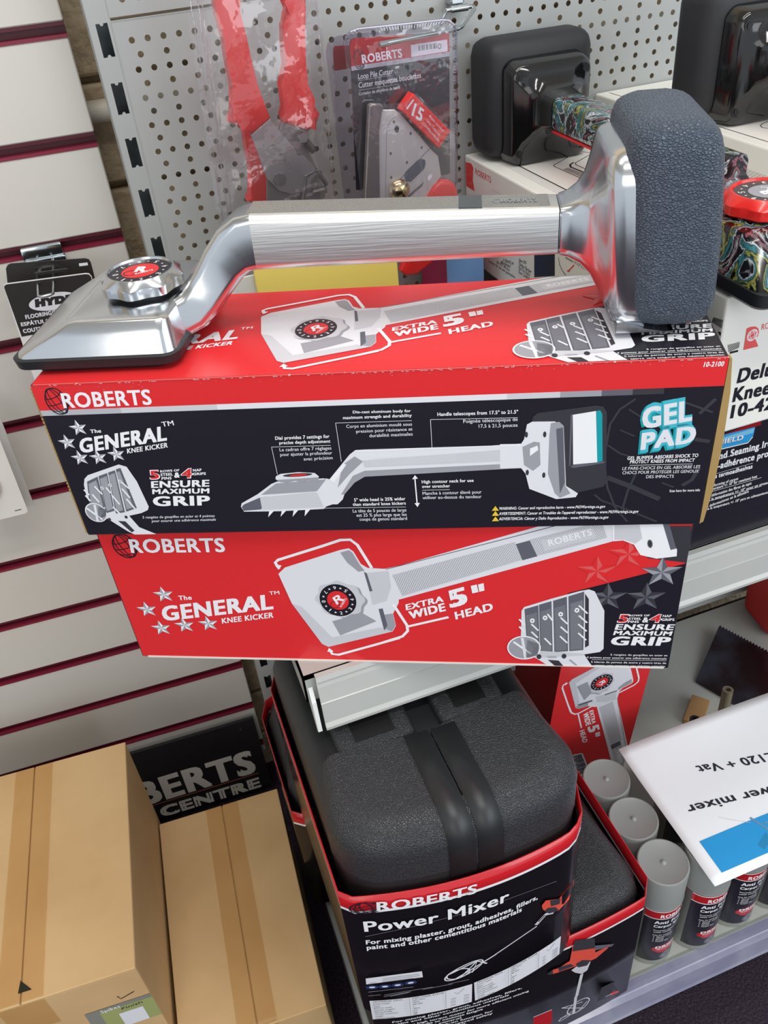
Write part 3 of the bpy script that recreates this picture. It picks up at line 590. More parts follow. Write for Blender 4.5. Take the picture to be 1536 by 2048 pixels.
for s_, a_, b_, c_, m_, bo in (
 ('Dial provides 7 settings for', (166.6,84.6), (205.8,84.9), (166.9,87.5), WHT, .035), ('precise depth adjustment', (168.9,80.7), (206.0,80.9), (169.1,83.4), WHT, .035),
 ('Le cadran offre 7 r\u00e9glages', (168.2,74.7), (206.0,75.0), (168.4,77.5), GR0, .015), ('pour ajuster la profondeur', (168.0,70.6), (206.0,70.9), (168.2,73.4), GR0, .015), ('avec pr\u00e9cision', (184.6,66.2), (205.9,66.7), (184.7,69.0), GR0, .015),
 ('Die-cast aluminum body for', (224.6,104.2), (264.7,103.7), (224.8,106.4), WHT, .035), ('maximum strength and durability', (217.3,99.8), (265.2,99.9), (217.4,102.3), WHT, .035),
 ('Corps en aluminium moul\u00e9 sous', (218.8,92.6), (264.9,92.8), (218.9,95.2), GR0, .015), ('pression pour r\u00e9sistance et', (225.3,88.3), (265.0,88.8), (225.3,90.9), GR0, .015), ('durabilit\u00e9 maximales', (234.3,84.3), (264.9,84.7), (234.3,87.0), GR0, .015),
 ('Handle telescopes from 17.5" to 21.5"', (282.8,99.8), (337.5,99.7), (282.8,102.6), WHT, .035), ('Poign\u00e9e t\u00e9lescopique de', (300.3,93.5), (337.3,93.8), (300.2,96.3), GR0, .015), ('17,5 \u00e0 21,5 pouces', (310.8,89.3), (337.3,89.2), (310.7,92.1), GR0, .015),
 ('High contour neck for use', (268.8,43.2), (306.4,43.5), (268.7,46.0), WHT, .035), ('over stretcher', (268.8,39.1), (289.2,39.1), (268.7,41.9), WHT, .035),
 ('Manche \u00e0 contour \u00e9lev\u00e9 pour', (268.8,32.8), (311.9,32.9), (268.7,35.7), GR0, .015), ('utiliser au-dessus du tendeur', (268.8,28.9), (311.8,28.7), (268.7,31.8), GR0, .015),
 ('5" wide head is 25% wider', (217.3,28.1), (255.7,28.3), (217.4,31.1), WHT, .035), ('than standard knee kickers', (215.9,24.0), (255.8,24.2), (215.9,26.9), WHT, .035),
 ('La t\u00eate de 5 pouces de large', (215.2,17.8), (255.7,17.7), (215.3,20.8), GR0, .015), ('est 25 % plus large que les', (217.6,13.6), (255.7,13.5), (217.6,16.7), GR0, .015), ('coups de genou standard', (219.5,9.7), (255.7,9.7), (219.6,12.8), GR0, .015),
 ('GEL BUMPER ABSORBS SHOCK TO', (413.1,59.0), (460.7,59.9), (413.3,61.9), WHT, .035), ('PROTECT KNEES FROM IMPACT', (415.2,55.9), (458.8,56.0), (415.4,58.7), WHT, .035),
 ('LE PARE-CHOCS EN GEL ABSORBE LES', (410.5,50.5), (463.2,50.5), (410.7,53.1), GR0, .012), ('CHOCS POUR PROT\u00c9GER LES GENOUX', (410.8,46.9), (462.9,46.7), (411.0,49.5), GR0, .012), ('DES IMPACTS', (427.6,42.9), (446.5,42.8), (427.6,45.5), GR0, .012),
 ('WARNING: Cancer and reproductive harm - www.P65Warnings.ca.gov', (324.4,17.4), (401.1,17.3), (324.7,20.0), WHT, .03), ('AVERTISSEMENT: Cancer et Troubles de l\'appareil reproducteur - www.P65Warnings.ca.gov', (324.4,12.5), (425.2,12.1), (324.7,15.2), WHT, .03), ('ADVERTENCIA: C\u00e1ncer y Da\u00f1o Reproductivo - www.P65Warnings.ca.gov', (324.4,7.6), (404.2,7.2), (324.7,10.3), WHT, .03),
 ('Scan here for more info', (445.1,30.2), (466.1,30.4), (445.0,32.4), WHT, .03)):
    A.text(s_, a_, b_, c_, m_, 3, bo)
for pts in ([(162.9,78.7),(205.8,78.6)], [(162.9,78.7),(163.2,54.6)], [(211.7,97.0),(265.0,96.9)], [(211.7,97.0),(211.9,64.4)], [(277.9,97.2),(337.3,96.4)], [(277.9,97.2),(277.7,68.1)], [(268.8,37.1),(288.8,37.1)], [(192.5,22.6),(255.6,22.0)], [(415.4,54.4),(458.0,54.2)]):
    A.line(pts, .35, GR0, 3)
A.line([(264.0,47.9),(264.2,24.0)], .9, WHT, 3); A.poly([(262.0,47.2),(264.2,50.8),(266.2,47.7)], WHT, 3); A.poly([(262.3,25.3),(266.3,25.5),(264.3,21.7)], WHT, 3)
for p in ((321.8,18.5), (321.8,13.7), (321.8,8.6)): A.poly([(p[0]-2.6, p[1]-1.8), (p[0]+2.6, p[1]-1.8), (p[0], p[1]+2.6)], YEL, 3)
for s_, a_, b_, c_ in (('GEL', (421.0,84.0), (452.9,89.6), (419.2,100.4)), ('PAD', (421.3,67.0), (457.0,72.1), (421.0,80.9))):
    for dx, dy, m_, l_, bo in ((-1.3, -1.1, TEAL, 2, .13), (-.6, -.5, TEAL, 3, .13), (0, 0, AQUA, 4, .12), (0, 0, GR0, 5, .06)):
        sh_ = lambda p: (p[0]+dx, p[1]+dy)
        A.text(s_, sh_(a_), sh_(b_), sh_(c_), m_, l_, bo)
# faint globe behind the lettering
cl_ = lambda pts: [(min(x, 469.4), min(y, 110.4)) for x, y in pts]
for pts, wd in (([(414.4,107.7),(404.8,100.2),(399.3,88.7),(397.7,68.1),(398.5,52.9),(401.3,35.8),(408.6,16.6),(418.2,3.8)], 1.6), ([(420.1,47.0),(415.8,31.4),(413.5,15.1)], 1.8), ([(400.6,44.4),(416.3,36.7),(439.0,24.0)], 4), ([(392.8,29.3),(398.4,23.8),(417.2,15.0),(439.2,3.3)], 1.6), ([(399.1,71.7),(407.8,64.6),(418.3,60.5)], 1.4), ([(406.2,83.9),(416.6,78.4)], 1.2), ([(462.9,50.8),(459.2,40.6),(453.2,35.6)], 3), ([(438.9,38.6),(447.7,34.4)], 1.4), ([(456.7,74.5),(466.8,72.4)], 3), ([(465.8,105.8),(456.9,94.7)], 2.6), ([(438.0,106.7),(448.1,103.1),(465.4,95.5)], 1.6), ([(410.7,100.0),(425.5,88.9)], 1.2)):
    A.line(cl_(pts), wd, GR4, 1)
A.done()
# worn white fold between top and front, torn kraft end at right
bm = bmesh.new(); add_box(bm, .002, .4695, -.0006, .0006, .1353, .1363, 0, .0003, 1); finish('worn_fold', bm, mat('worn_fold_pink', (214, 70, 70), .6, noise=((240, 225, 220), 300, .62, .72)), b1)
bm = bmesh.new()
pts = [(0, .1345), (0.0, .0), (.0045, .002), (.009, .03), (.0105, .07), (.008, .11), (.003, .1345)]
rings = [[(.470+x*k, .0005+.0, z) for x, z in pts] for k in (1,)]
v1 = [bm.verts.new((.4702+x*.55, .0006, z)) for x, z in pts]; v2 = [bm.verts.new((.4702+x*.55, .006, z)) for x, z in pts]
bm.faces.new(v1); bm.faces.new(list(reversed(v2)))
for i in range(len(pts)): bm.faces.new((v1[i], v2[i], v2[(i+1) % len(pts)], v1[(i+1) % len(pts)]))
finish('end_flap_edge', bm, KRAFT, b1)
bm = bmesh.new()
for i in range(44): add_box(bm, -.0012, .0, .0002, .004, .002+.003*i, .0038+.003*i, 0)
finish('corrugated_end', bm, KRAFT, b1)

# red carton standing on end at the back of the base shelf
b3 = thing('kicker_carton', 'red knee kicker carton standing on end behind the spray cans', 'carton', (.386, .670, .1842), 0, 'knee kicker cartons', (0, radians(5.6), radians(-3)))
bm = bmesh.new(); fs = add_box(bm, 0, .147, 0, .12, .0, .47)
for f, k in zip(fs, (0, 0, 1, 0, 0, 0)): f.material_index = k
finish('carton_body', bm, [DKRED, RED], b3)
A = Art('printed_artwork', lambda a, b, h: Vector((b*147/158., -h, .456-a)), b3, clip=(.6, .6, 455, 157.4)); kicker_art(A); A.done()

# ================================================================== KNEE KICKERS
def knurl(bm, x0, x1, y0, y1, z, n, m_, h=.0006):
    dx, dy = (x1-x0)/n, (y1-y0)/m_
    for i in range(n):
        for j in range(m_):
            off = dx*.5 if j % 2 else 0
            a, b = x0+dx*i+off, x0+dx*(i+1)+off; c, d = y0+dy*j, y0+dy*(j+1)
            v = [bm.verts.new(p) for p in (((a+b)/2, c-dy*.4, z), (b, (c+d)/2, z), ((a+b)/2, d+dy*.4, z), (a, (c+d)/2, z))]; t = bm.verts.new(((a+b)/2, (c+d)/2, z+h))
            for k in range(4): bm.faces.new((v[k], v[(k+1) % 4], t))
def dial(name, parent, c, R, h, metal, disc, red, stem=True):
    """scalloped adjusting knob with numbered disc"""
    bm = bmesh.new(); n = 96
    def ring(r, z, amp): return [(c[0]+(r+amp*cos(8*t))*cos(t), c[1]+(r+amp*cos(8*t))*sin(t), c[2]+z) for t in [2*pi*i/n for i in range(n)]]
    loft(bm, [ring(R*.93, 0, .0012), ring(R*.975, .0012, .0014), ring(R*.985, h*.56, .0014), ring(R*.968, h*.64, .0012), ring(R*.85, h*.92, .0002), ring(R*.82, h, 0), ring(R*.775, h, 0), ring(R*.75, h*.86, 0)])
    k = finish(name, bm, metal, parent, 24)
    A = Art('dial_face', lambda a, b, hh: Vector((c[0]+a, c[1]+b, c[2]+h*.87+hh)), k)
    r = R*.745*1000
    A.ell((0, 0), r, r, disc, 0, 48); A.ell((0, 0), r*.6, r*.6, red, 1, 40)
    for i in range(8):
        a = radians(200+45*i); p = Vector((cos(a), sin(a)))*r*.79; ex = Vector((-sin(a), cos(a)))*r*(.024 if i == 1 else .06); ey = Vector((-cos(a), -sin(a)))*r*.095
        A.text('01234567'[i], p-ex-ey, p+ex-ey, p-ex+ey, WHT, 2, .02)
        a += radians(22.5); A.star((r*.79*cos(a), r*.79*sin(a)), r*.05, WHT, 2)
    A.text('R', (-r*.18, -r*.12), (r*.2, -r*.12), (-r*.18, r*.34), WHT, 3, .07); A.ring((-r*.25, -r*.18), r*.24, r*.2, r*.04, disc, 2)
    A.text('ROBERTS', (-r*.05, -r*.34), (r*.46, -r*.05), (-r*.1, -r*.24), WHT, 3, .04)
    A.done()
    if stem:
        bm = bmesh.new(); lathe(bm, [(R*.62, c[2]-.006), (R*.72, c[2]-.004), (R*.72, c[2]+.001)], 32, c); finish('dial_stem', bm, RUB, parent, 40)
    return k
def xring(xc, zc, ang, w, h, r, yc=0, n=6):
    """rounded section across the shaft; ang tilts it in the xz plane"""
    t = Vector((cos(ang), 0, sin(ang))); nrm = Vector((-sin(ang), 0, cos(ang)))
    return [Vector((xc, yc, zc))+Vector((0, 1, 0))*a+nrm*b for a, b in rrect(w, h, r, n)]

kk = thing('knee_kicker', 'bare polished metal knee kicker with blue grey pad lying on the carton stack', 'carpet tool', (-.0790+.0765*sin(radians(24.27)), .5793+.0765*cos(radians(24.27)), 1.1067), -24.27)
# rubber shoe
bm = bmesh.new()
def foot(x0, x1, hw, r, z): 
    return [((x0+x1)/2+a, b, z) for a, b in rrect(x1-x0, 2*hw, r, 6)]
loft(bm, [foot(-.003, .096, .059, .010, 0), foot(-.004, .098, .061, .010, .0032), foot(-.0165, .105, .0640, .012, .0040), foot(-.0175, .106, .0648, .012, .0105), foot(-.0165, .1052, .0638, .011, .0112)])
finish('rubber_shoe', bm, RUB, kk, 40)
bm = bmesh.new()
loft(bm, [foot(-.0145, .1035, .0620, .010, .0105), foot(-.0135, .1030, .0612, .010, .0130), foot(.008, .1018, .0580, .009, .0238), foot(.0238, .1005, .0545, .008, .0320), foot(.0268, .0992, .0530, .008, .0334), foot(.031, .0975, .0500, .007, .0340)])
finish('head', bm, ALU, kk, 32)
dial('depth_dial', kk, (.0700, -.002, .0365), .0300, .0130, ALU, BLK, RED)
# cranked neck
bm = bmesh.new()
path = [(.090, .0190, .1, .070, .026, .006), (.100, .0200, .25, .062, .028, .007), (.110, .0238, .55, .052, .029, .008), (.118, .0318, .85, .044, .029, .008), (.127, .0425, .90, .038, .0295, .007), (.136, .0535, .85, .036, .032, .007), (.145, .0620, .55, .0355, .0355, .007), (.153, .0665, .20, .0345, .0385, .006), (.160, .0675, -.02, .0345, .039, .006)]
loft(bm, [xring(x, z, a, w_, h_, r_) for x, z, a, w_, h_, r_ in path])
finish('cranked_neck', bm, ALU, kk, 50)
bm = bmesh.new(); loft(bm, [xring(.160, .0675, -.02, .0345, .039, .006), xring(.3655, .0634, 0, .0345, .032, .006)]); finish('shaft', bm, BRUSH, kk, 50)
def slope(bm):
    for v in bm.verts: v.co.z += .037*(.3655-v.co.x)
bm = bmesh.new(); add_box(bm, .158, .3005, -.0125, .0125, .0789, .0798); knurl(bm, .158, .299, -.0115, .0115, .0798, 60, 10); slope(bm); finish('knurled_grip', bm, KNURL, kk)
bm = bmesh.new(); add_box(bm, .3005, .316, -.0128, .0128, .0789, .0800); slope(bm); finish('smooth_band', bm, mat('dark_steel_band', (120, 122, 124), .25, 1), kk)
bm = bmesh.new(); add_box(bm, .316, .360, -.0125, .0125, .0789, .0797); knurl(bm, .3165, .3225, -.0115, .0115, .0797, 3, 10); knurl(bm, .3535, .3595, -.0115, .0115, .0797, 3, 10); knurl(bm, .3225, .3535, -.0115, -.008, .0797, 13, 2); knurl(bm, .3225, .3535, .008, .0115, .0797, 13, 2)
slope(bm); finish('name_plate', bm, KNURL, kk)
A = Art('embossed_name', lambda a, b, h: Vector((a, b, .0799+.037*(.3655-a)+h)), kk); A.text('ROBERTS', (329, -4), (352, -4), (329, 4), mat('bright_metal_letters', (225, 225, 225), .2, 1), 0, .03); A.ring((326, 0), 2.6, 4, .6, MATS['bright_metal_letters'], 0); A.done()
# flared bumper casting
bm = bmesh.new()
lean = lambda x, z, k: x-.085*(z-.062)*k
fl = [(.3660, .0634, .0348, .0325, .006, 0), (.3668, .0634, .0336, .0312, .006, 0), (.3676, .0634, .0355, .0335, .006, 0), (.373, .0634, .0375, .037, .008, .1), (.380, .0634, .042, .046, .010, .4), (.386, .063, .050, .060, .013, .7), (.3905, .0625, .061, .079, .016, .9), (.3940, .061, .075, .098, .018, 1), (.3965, .060, .0865, .110, .019, 1), (.3995, .0595, .0925, .1155, .020, 1), (.4050, .0595, .0950, .1180, .020, 1), (.4170, .0595, .0965, .1185, .020, 1)]
loft(bm, [[(lean(p.x, p.z, k), p.y, max(p.z, .0006)) for p in xring(x, z, 0, w_, h_, r_)] for x, z, w_, h_, r_, k in fl])
finish('bumper_casting', bm, ALU, kk, 45)
bm = bmesh.new(); loft(bm, [[(x, y, z) for y, z in ((-.041, z0), (.041, z0), (.0475, z0+.004), (.0475, z1), (-.0475, z1), (-.0475, z0+.004))] for x, z0, z1 in ((.403, .0004, .012), (.420, .0003, .007), (.434, .0004, .0045), (.440, .0008, .0026))])
bmesh.ops.recalc_face_normals(bm, faces=bm.faces); finish('bumper_toe', bm, ALU, kk, 40)
bm = bmesh.new(); lathe(bm, [(.004, .0455), (.004, .0480)], 14, (.345, 0)); finish('detent_pin', bm, STEEL, kk, 40)
# textured pad
bm = bmesh.new(); add_box(bm, .4060, .4610, -.0535, .0535, .0060, .1345)
bmesh.ops.bevel(bm, geom=list(bm.edges), offset=.0185, segments=6, profile=.55, affect='EDGES')
bmesh.ops.subdivide_edges(bm, edges=[e for e in bm.edges if e.calc_length() > .02], cuts=2, use_grid_fill=True)
for v in bm.verts:
    x, y, z = v.co
    v.co.x = lean(x, z, 1)+(.003*(1-((z-.07)/.065)**2) if x > .44 else 0)
finish('gel_pad', bm, PAD, kk, 60)

def swirl():
    if 'swirled_print' in MATS: return MATS['swirled_print']
    m = mat('swirled_print', (20, 20, 22), .18, coat=.3); nt = m.node_tree; b = nt.nodes['Principled BSDF']
    tc = nt.nodes.new('ShaderNodeTexCoord'); n = nt.nodes.new('ShaderNodeTexNoise'); n.inputs['Scale'].default_value = 24; n.inputs['Detail'].default_value = 8; n.inputs['Distortion'].default_value = 2.2
    r = nt.nodes.new('ShaderNodeValToRGB'); cr = r.color_ramp
    cols = [(0, (8, 8, 10)), (.36, (10, 10, 12)), (.395, (150, 150, 80)), (.42, (12, 14, 16)), (.455, (60, 130, 140)), (.475, (12, 14, 18)), (.50, (200, 205, 208)), (.52, (18, 20, 24)), (.575, (14, 14, 18)), (.60, (160, 96, 110)), (.62, (14, 16, 18)), (.66, (170, 180, 184)), (.68, (14, 14, 16))]
    while len(cr.elements) < len(cols): cr.elements.new(.5)
    for e, (p, c) in zip(cr.elements, cols): e.position = p; e.color = (*lin(c), 1)
    nt.links.new(tc.outputs['Object'], n.inputs['Vector']); nt.links.new(n.outputs['Fac'], r.inputs[0]); nt.links.new(r.outputs[0], b.inputs['Base Color'])
    return m
DARKDISC = mat('dial_charcoal', (70, 68, 66), .4)
def black_kicker(label, loc, rz, head=True):
    """kicker lying along local x: pad at x=0, head at x=-.42"""
    k = thing('knee_kicker', label, 'carpet tool', loc, rz, 'black knee kickers')
    bm = bmesh.new(); add_box(bm, -.028, .030, -.063, .063, .002, .118)
    bmesh.ops.bevel(bm, geom=list(bm.edges), offset=.017, segments=5, profile=.5, affect='EDGES')
    for v in bm.verts:
        if v.co.x < 0: v.co.y *= 1-.05*(-v.co.x/.028)
    finish('foam_pad', bm, PADB, k, 60)
    bm = bmesh.new()
    rr = [(-.024, .050, .094, .104, .013), (-.046, .049, .090, .098, .013), (-.049, .049, .086, .094, .012), (-.052, .050, .070, .076, .014), (-.058, .053, .052, .052, .013), (-.068, .055, .042, .040, .011), (-.085, .055, .037, .034, .009)]
    loft(bm, [[(x, a, z+b) for a, b in rrect(w_, h_, r_, 6)] for x, z, w_, h_, r_ in rr]); bmesh.ops.recalc_face_normals(bm, faces=bm.faces)
    cst = finish('bumper_casting', bm, GLOSSB, k, 45)
    for y in (-.036, .036):
        for z in (.014, .086):
            bm = bmesh.new(); tube(bm, [(-.0494, y, z), (-.0505, y, z)], .0055, 16); tube(bm, [(-.0505, y, z), (-.0512, y, z)], .0032, 6)
            finish('screw', bm, mat('black_screw', (34, 34, 36), .3, .6), cst, 40)
    bm = bmesh.new(); loft(bm, [[(x, a, .055+b) for a, b in rrect(.034, .031, .006, 5)] for x in (-.080, -.345)]); bmesh.ops.recalc_face_normals(bm, faces=bm.faces)
    finish('patterned_shaft', bm, swirl(), k, 50)
    bm = bmesh.new(); add_box(bm, -.345, -.081, -.0150, .0150, .0375, .0400); finish('red_underside', bm, RED, k)
    if head:
        bm = bmesh.new()
        def f2(x0, x1, hw, r, z): return [((x0+x1)/2+a, b, z) for a, b in rrect(x1-x0, 2*hw, r, 5)]
        loft(bm, [f2(-.462, -.352, .049, .010, .012), f2(-.458, -.350, .048, .010, .018), f2(-.440, -.348, .044, .008, .040), f2(-.434, -.345, .042, .008, .044)])
        loft(bm, [[(x, a, z+b) for a, b in rrect(w_, .03, .006, 5)] for x, z, w_ in ((-.352, .030, .05), (-.340, .045, .038), (-.325, .054, .034))]); bmesh.ops.recalc_face_normals(bm, faces=bm.faces)
        finish('patterned_head', bm, swirl(), k, 40)
        bm = bmesh.new(); loft(bm, [f2(-.460, -.352, .047, .008, 0), f2(-.466, -.348, .051, .010, .004), f2(-.466, -.348, .051, .010, .013)]); finish('rubber_shoe', bm, RUB, k, 40)
        dial('depth_dial', k, (-.395, 0, .0455), .034, .0135, mat('red_plastic_knob', (226, 40, 36), .25, coat=.3), DARKDISC, GR2)
    return k

# ================================================================== WHITE KICKER CARTONS ON THE SHELF, RIGHT
sb = thing('seaming_iron_carton', 'black seaming iron carton under the white knee kicker carton at right', 'carton', (.40, .500, .8114), 0)
bm = bmesh.new(); add_box(bm, .03, .60, 0.009, .36, 0.001, .1688, 0, .001, 1); finish('carton_body', bm, BLK, sb)
A = Art('printed_artwork', flat((0, .009, 0), (1, 0, 0), (0, 0, 1)), sb)
A.poly([(55.3,129.4),(72.9,131.0),(108.2,135.9),(109.7,129.2),(82.9,129.4),(55.4,128.6)], DKRED, 1)
A.poly([(50.5,117.5),(59.1,131.0),(103.4,129.0),(103.3,119.8),(100.3,114.1),(50.7,116.7)], BLUE, 2); A.line([(57.7,116.0),(99.0,113.3),(102.9,118.5)], 1.1, WHT, 3); A.poly([(55.6,127.6),(102.9,128.0),(102.3,123.0),(56.3,123.5)], mat('print_pale_blue', (130, 200, 235), .3), 3)
A.text('SHIELD', (58.8,121.3), (92.2,118.8), (58.8,126.6), WHT, 4, .05); A.text('SHIELD', (58.5,120.8), (91.9,118.3), (58.5,126.2), NAVY, 3, .07)
for s_, a_, b_, c_, bo in (('Bond Seaming Iron', (58.4,104.3), (132.2,101.0), (57.8,112.2), .05), ('thermo-adh\u00e9rence pro', (41.9,94.6), (126.2,89.5), (41.5,102.4), .05), ('uniones termoadhesivas', (52.3,83.4), (110.4,81.1), (51.9,88.7), .045),
    ('Prevents deforming of carpet', (51.1,73.7), (96.5,72.4), (50.8,77.1), .02), ('Maintains temperature +/- 10\u00b0 for consistent heat', (48.9,69.8), (118.7,67.8), (48.6,73.3), .02), ('Minimise la d\u00e9formation des fibres de tapis', (51.7,61.5), (113.6,61.3), (51.4,65.0), .02), ('Maintient la temp\u00e9rature +/- 10\u00b0 pour un niveau', (52.4,57.2), (134.2,55.5), (52.1,60.7), .02), ('Minimiza las deformaciones en la alfombra', (49.6,48.1), (112.4,52.0), (49.3,51.7), .02), ('mantiene la temperatura +/- 10\u00b0 para un calentamiento', (55.7,46.6), (137.2,42.9), (55.4,49.9), .02)):
    A.text(s_, a_, b_, c_, WHT, 3, bo)
for pts in ([(64.0,104.7),(115.9,102.4)], [(62.8,88.2),(109.8,87.3)], [(62.1,68.0),(124.2,66.0)], [(62.6,57.0),(126.7,55.1)]): A.line(pts, .35, WHT, 3)
A.done()
def white_carton(name, label, loc, W, L, H, grp='white knee kicker cartons'):
    t = thing(name, label, 'carton', loc, 0, grp)
    bm = bmesh.new(); add_box(bm, 0, W, 0, L, 0, H, 0, .0018, 2); finish('carton_body', bm, BOXWHITE, t)
    return t
wa = white_carton('kicker_carton', 'white knee kicker carton on the black seaming iron carton', (.409, .4647, .981), .160, .463, .121)
A = Art('side_stripe', flat((0, .463, 0), (0, -1, 0), (0, 0, 1)), wa, clip=(.5, .5, 462.5, 120.5)); A.poly([(170.8,68.4),(212.5,81.5),(214.8,51.2),(172.4,34.9)], BLK, 1); A.done()
A = Art('side_artwork', flat((0, .463, 0), (0, -1, 0), (0, 0, 1)), wa, clip=(.5, .5, 462.5, 120.5))
A.poly([(2.5,113.1),(17.5,115.1),(23.6,111.7),(21.6,97.0),(25.6,86.5),(2.8,86.5)], RED, 1); A.ring((12.2,101.3), 9, 10, 1.1, PINK, 2); A.ring((12.2,101.3), 4, 10, .8, PINK, 2); A.line([(6.3,101.2),(20.0,102.5)], .8, PINK, 2)
A.text('ROBERTS', (29.0,105.9), (69.7,106.2), (28.7,112.2), RED, 2, .0)
A.poly([(-22.0,89.5),(-1.6,90.4),(-1.8,86.8),(-22.2,86.2)], BLK, 1)
A.line([(72.0,99.8), (143.8,99.6)], .3, GR2, 1)
for s_, a_, b_, c_ in (('is based on', (98.5,28.1), (123.8,31.8), (100.8,33.0)), ('designed', (91.9,23.5), (115.9,25.9), (94.3,28.1)), ('the 422 the first', (82.3,20.6), (114.8,21.2), (84.1,24.2)), ('bumpers for the next generation', (61.1,14.7), (127.5,18.0), (63.1,18.1)), ('New 50%', (137.0,40.4), (153.7,42.6), (138.0,44.1)), ('Thicker Bumper', (136.0,36.1), (165.5,36.6), (137.5,40.3)), ('Pad For Extra', (136.1,31.7), (162.0,32.0), (137.6,35.9)), ('Knee Comfort', (136.2,27.0), (161.2,27.8), (137.8,31.2)), ('between 17-1/2" x 21-1/2"', (233.6,75.4), (278.0,76.6), (234.9,78.2))):
    A.text(s_, a_, b_, c_, BLK, 1, .0)
A.line([(220.8,72.4),(223.0,66.0),(229.6,61.2),(236.2,59.3)], .8, BLK, 1); A.line([(250.7,74.6),(240.2,64.8)], 1.2, RED, 1); A.poly([(237.9,65.4),(238.9,63.6),(244.5,65.8)], RED, 1)
A.hatch([(451.6,101.7),(467.6,104.7),(468.9,96.9),(450.5,97.2)], 6, .35, BLK, 1, 5); A.poly([(458.6,93.0),(468.7,95.4),(468.8,92.3),(462.4,90.8)], BLK, 1)
A.done()
A = Art('front_artwork', flat((0, 0, 0), (1, 0, 0), (0, 0, 1)), wa, clip=(.5, .5, 159.5, 120.5))
A.hatch([(7.2,82.0),(18.2,82.0),(18.6,76.9),(9.2,75.4)], 7, .3, BLK, 1, 3); A.poly([(10.7,75.5),(18.2,75.2),(18.1,73.5),(10.6,73.7)], BLK, 1)
A.poly([(23.1,73.8),(22.3,91.7),(25.5,92.4),(30.2,91.6),(33.2,89.4),(34.6,86.0),(34.3,82.6),(32.1,81.3),(36.7,73.5)], PINK, 1); A.ring((28.8,84.8), 4.6, 4.6, .5, WHT, 2)
for k in (.4, .75): A.ring((28.8,84.8), 4.6*k, 4.6, .4, WHT, 2, rot=.4); A.ring((28.8,84.8), 4.6, 4.6*k, .4, WHT, 2, rot=.4)
A.text('ROBERTS', (36.5,87.1), (58.0,86.3), (36.0,92.2), PINK, 1, .0)
A.done(); A = Art('front_lettering', flat((0, 0, 0), (1, 0, 0), (0, 0, 1)), wa)
A.text('Deluxe', (22.6,44.9), (74.1,42.4), (23.2,57.8), BLK, 1, .05); A.text('Knee Kicker', (21.8,28.1), (111.7,22.8), (21.9,41.2), BLK, 1, .05); A.text('10-422', (22.8,12.6), (74.5,9.4), (22.6,25.2), BLK, 1, .05)
A.done()
A = Art('top_artwork', flat((0, 0, .121), (1, 0, 0), (0, 1, 0)), wa, clip=(.5, .5, 159.5, 462.5))
for i, wd in enumerate((.4, .4, .4, .4, 1.6)): A.line([(17+3*i, 8), (17+3*i, 455)], wd if wd > 1 else .35, GR2 if wd < 1 else BLK, 1)
A.line([(90.6,392.3),(84.9,379.7),(59.5,363.7),(58.0,359.6),(59.8,300.3)], .9, BLK, 1); A.line([(108.4,392.7),(113.9,379.7),(111.5,375.8),(82.0,357.2),(79.2,351.2),(79.6,319.9)], .9, BLK, 1); A.line([(81.6,360.2),(74.4,355.0),(70.6,347.3),(72.5,312.7)], 2, BLK, 1); A.hatch([(67.2,346.2),(71.1,313.7),(61.9,308.4),(59.7,345.2)], 14, .3, BLK, 1, 4)
A.hatch([(21.3,8.5),(30.0,9.2),(29.8,2.3),(19.9,0.6)], 6, .3, BLK, 1, 5); A.line([(31.9,11.6),(31.9,6.0),(30.1,-0.8)], 1.4, BLK, 1)
A.done()
wc = white_carton('kicker_carton', 'white knee kicker carton beside the right hand black kicker', (.5755, .4647, .981), .121, .463, .1603)
A = Art('side_artwork', flat((0, .463, 0), (0, -1, 0), (0, 0, 1)), wc)
A.hatch([(180, 124), (455, 124), (455, 138), (180, 138)], 60, .3, GR2, 1, 4); A.rect(150, 119, 455, 122.4, BLK, 1); A.done()
A = Art('top_artwork', flat((0, 0, .1603), (1, 0, 0), (0, 1, 0)), wc); A.line([(14, 8), (14, 455)], 1, BLK, 1)
A.line([(60.0,244.0),(51.0,240.8),(44.7,236.2),(41.6,229.3),(43.6,224.1)], .8, BLK, 1); A.done()
k1 = black_kicker('black patterned knee kicker with red dial, on the white carton behind the grey pad', (.474, .893, 1.1026), 90)
k1.rotation_euler = (0, 0, radians(88))
black_kicker('black patterned knee kicker cut off by the right top corner', (.634, .760, 1.1419), 89, False)

# ================================================================== POWER MIXER CASES
def outline(xl, yl, xr, yr, b, depth, r, n=14, grow=0, rl=None):
    """plan of a case: bowed front, rounded corners; counter clockwise from front left"""
    rl = rl or r
    pts = []
    for i in range(n+1):
        t = i/n; x = xl+(xr-xl)*t; y = yl+(yr-yl)*t-b*(1-(2*t-1)**2)
        e = min(t, 1-t)*(xr-xl); q = rl if t < .5 else r
        if e < q: y += q-math.sqrt(max(0, q*q-(q-e)**2))
        pts.append((x, y))
    yb = max(yl, yr)+depth
    pts += [(xr, yb-r), (xr-r*.3, yb-r*.3), (xr-r, yb), (xl+r, yb), (xl+r*.3, yb-r*.3), (xl, yb-r)]
    if grow:
        cx, cy = (max(p[0] for p in pts)+min(p[0] for p in pts))/2, (max(p[1] for p in pts)+min(p[1] for p in pts))/2
        hx, hy = (max(p[0] for p in pts)-min(p[0] for p in pts))/2, (max(p[1] for p in pts)-min(p[1] for p in pts))/2
        pts = [(cx+(x-cx)*(1+grow/hx), cy+(y-cy)*(1+grow/hy)) for x, y in pts]
    return pts
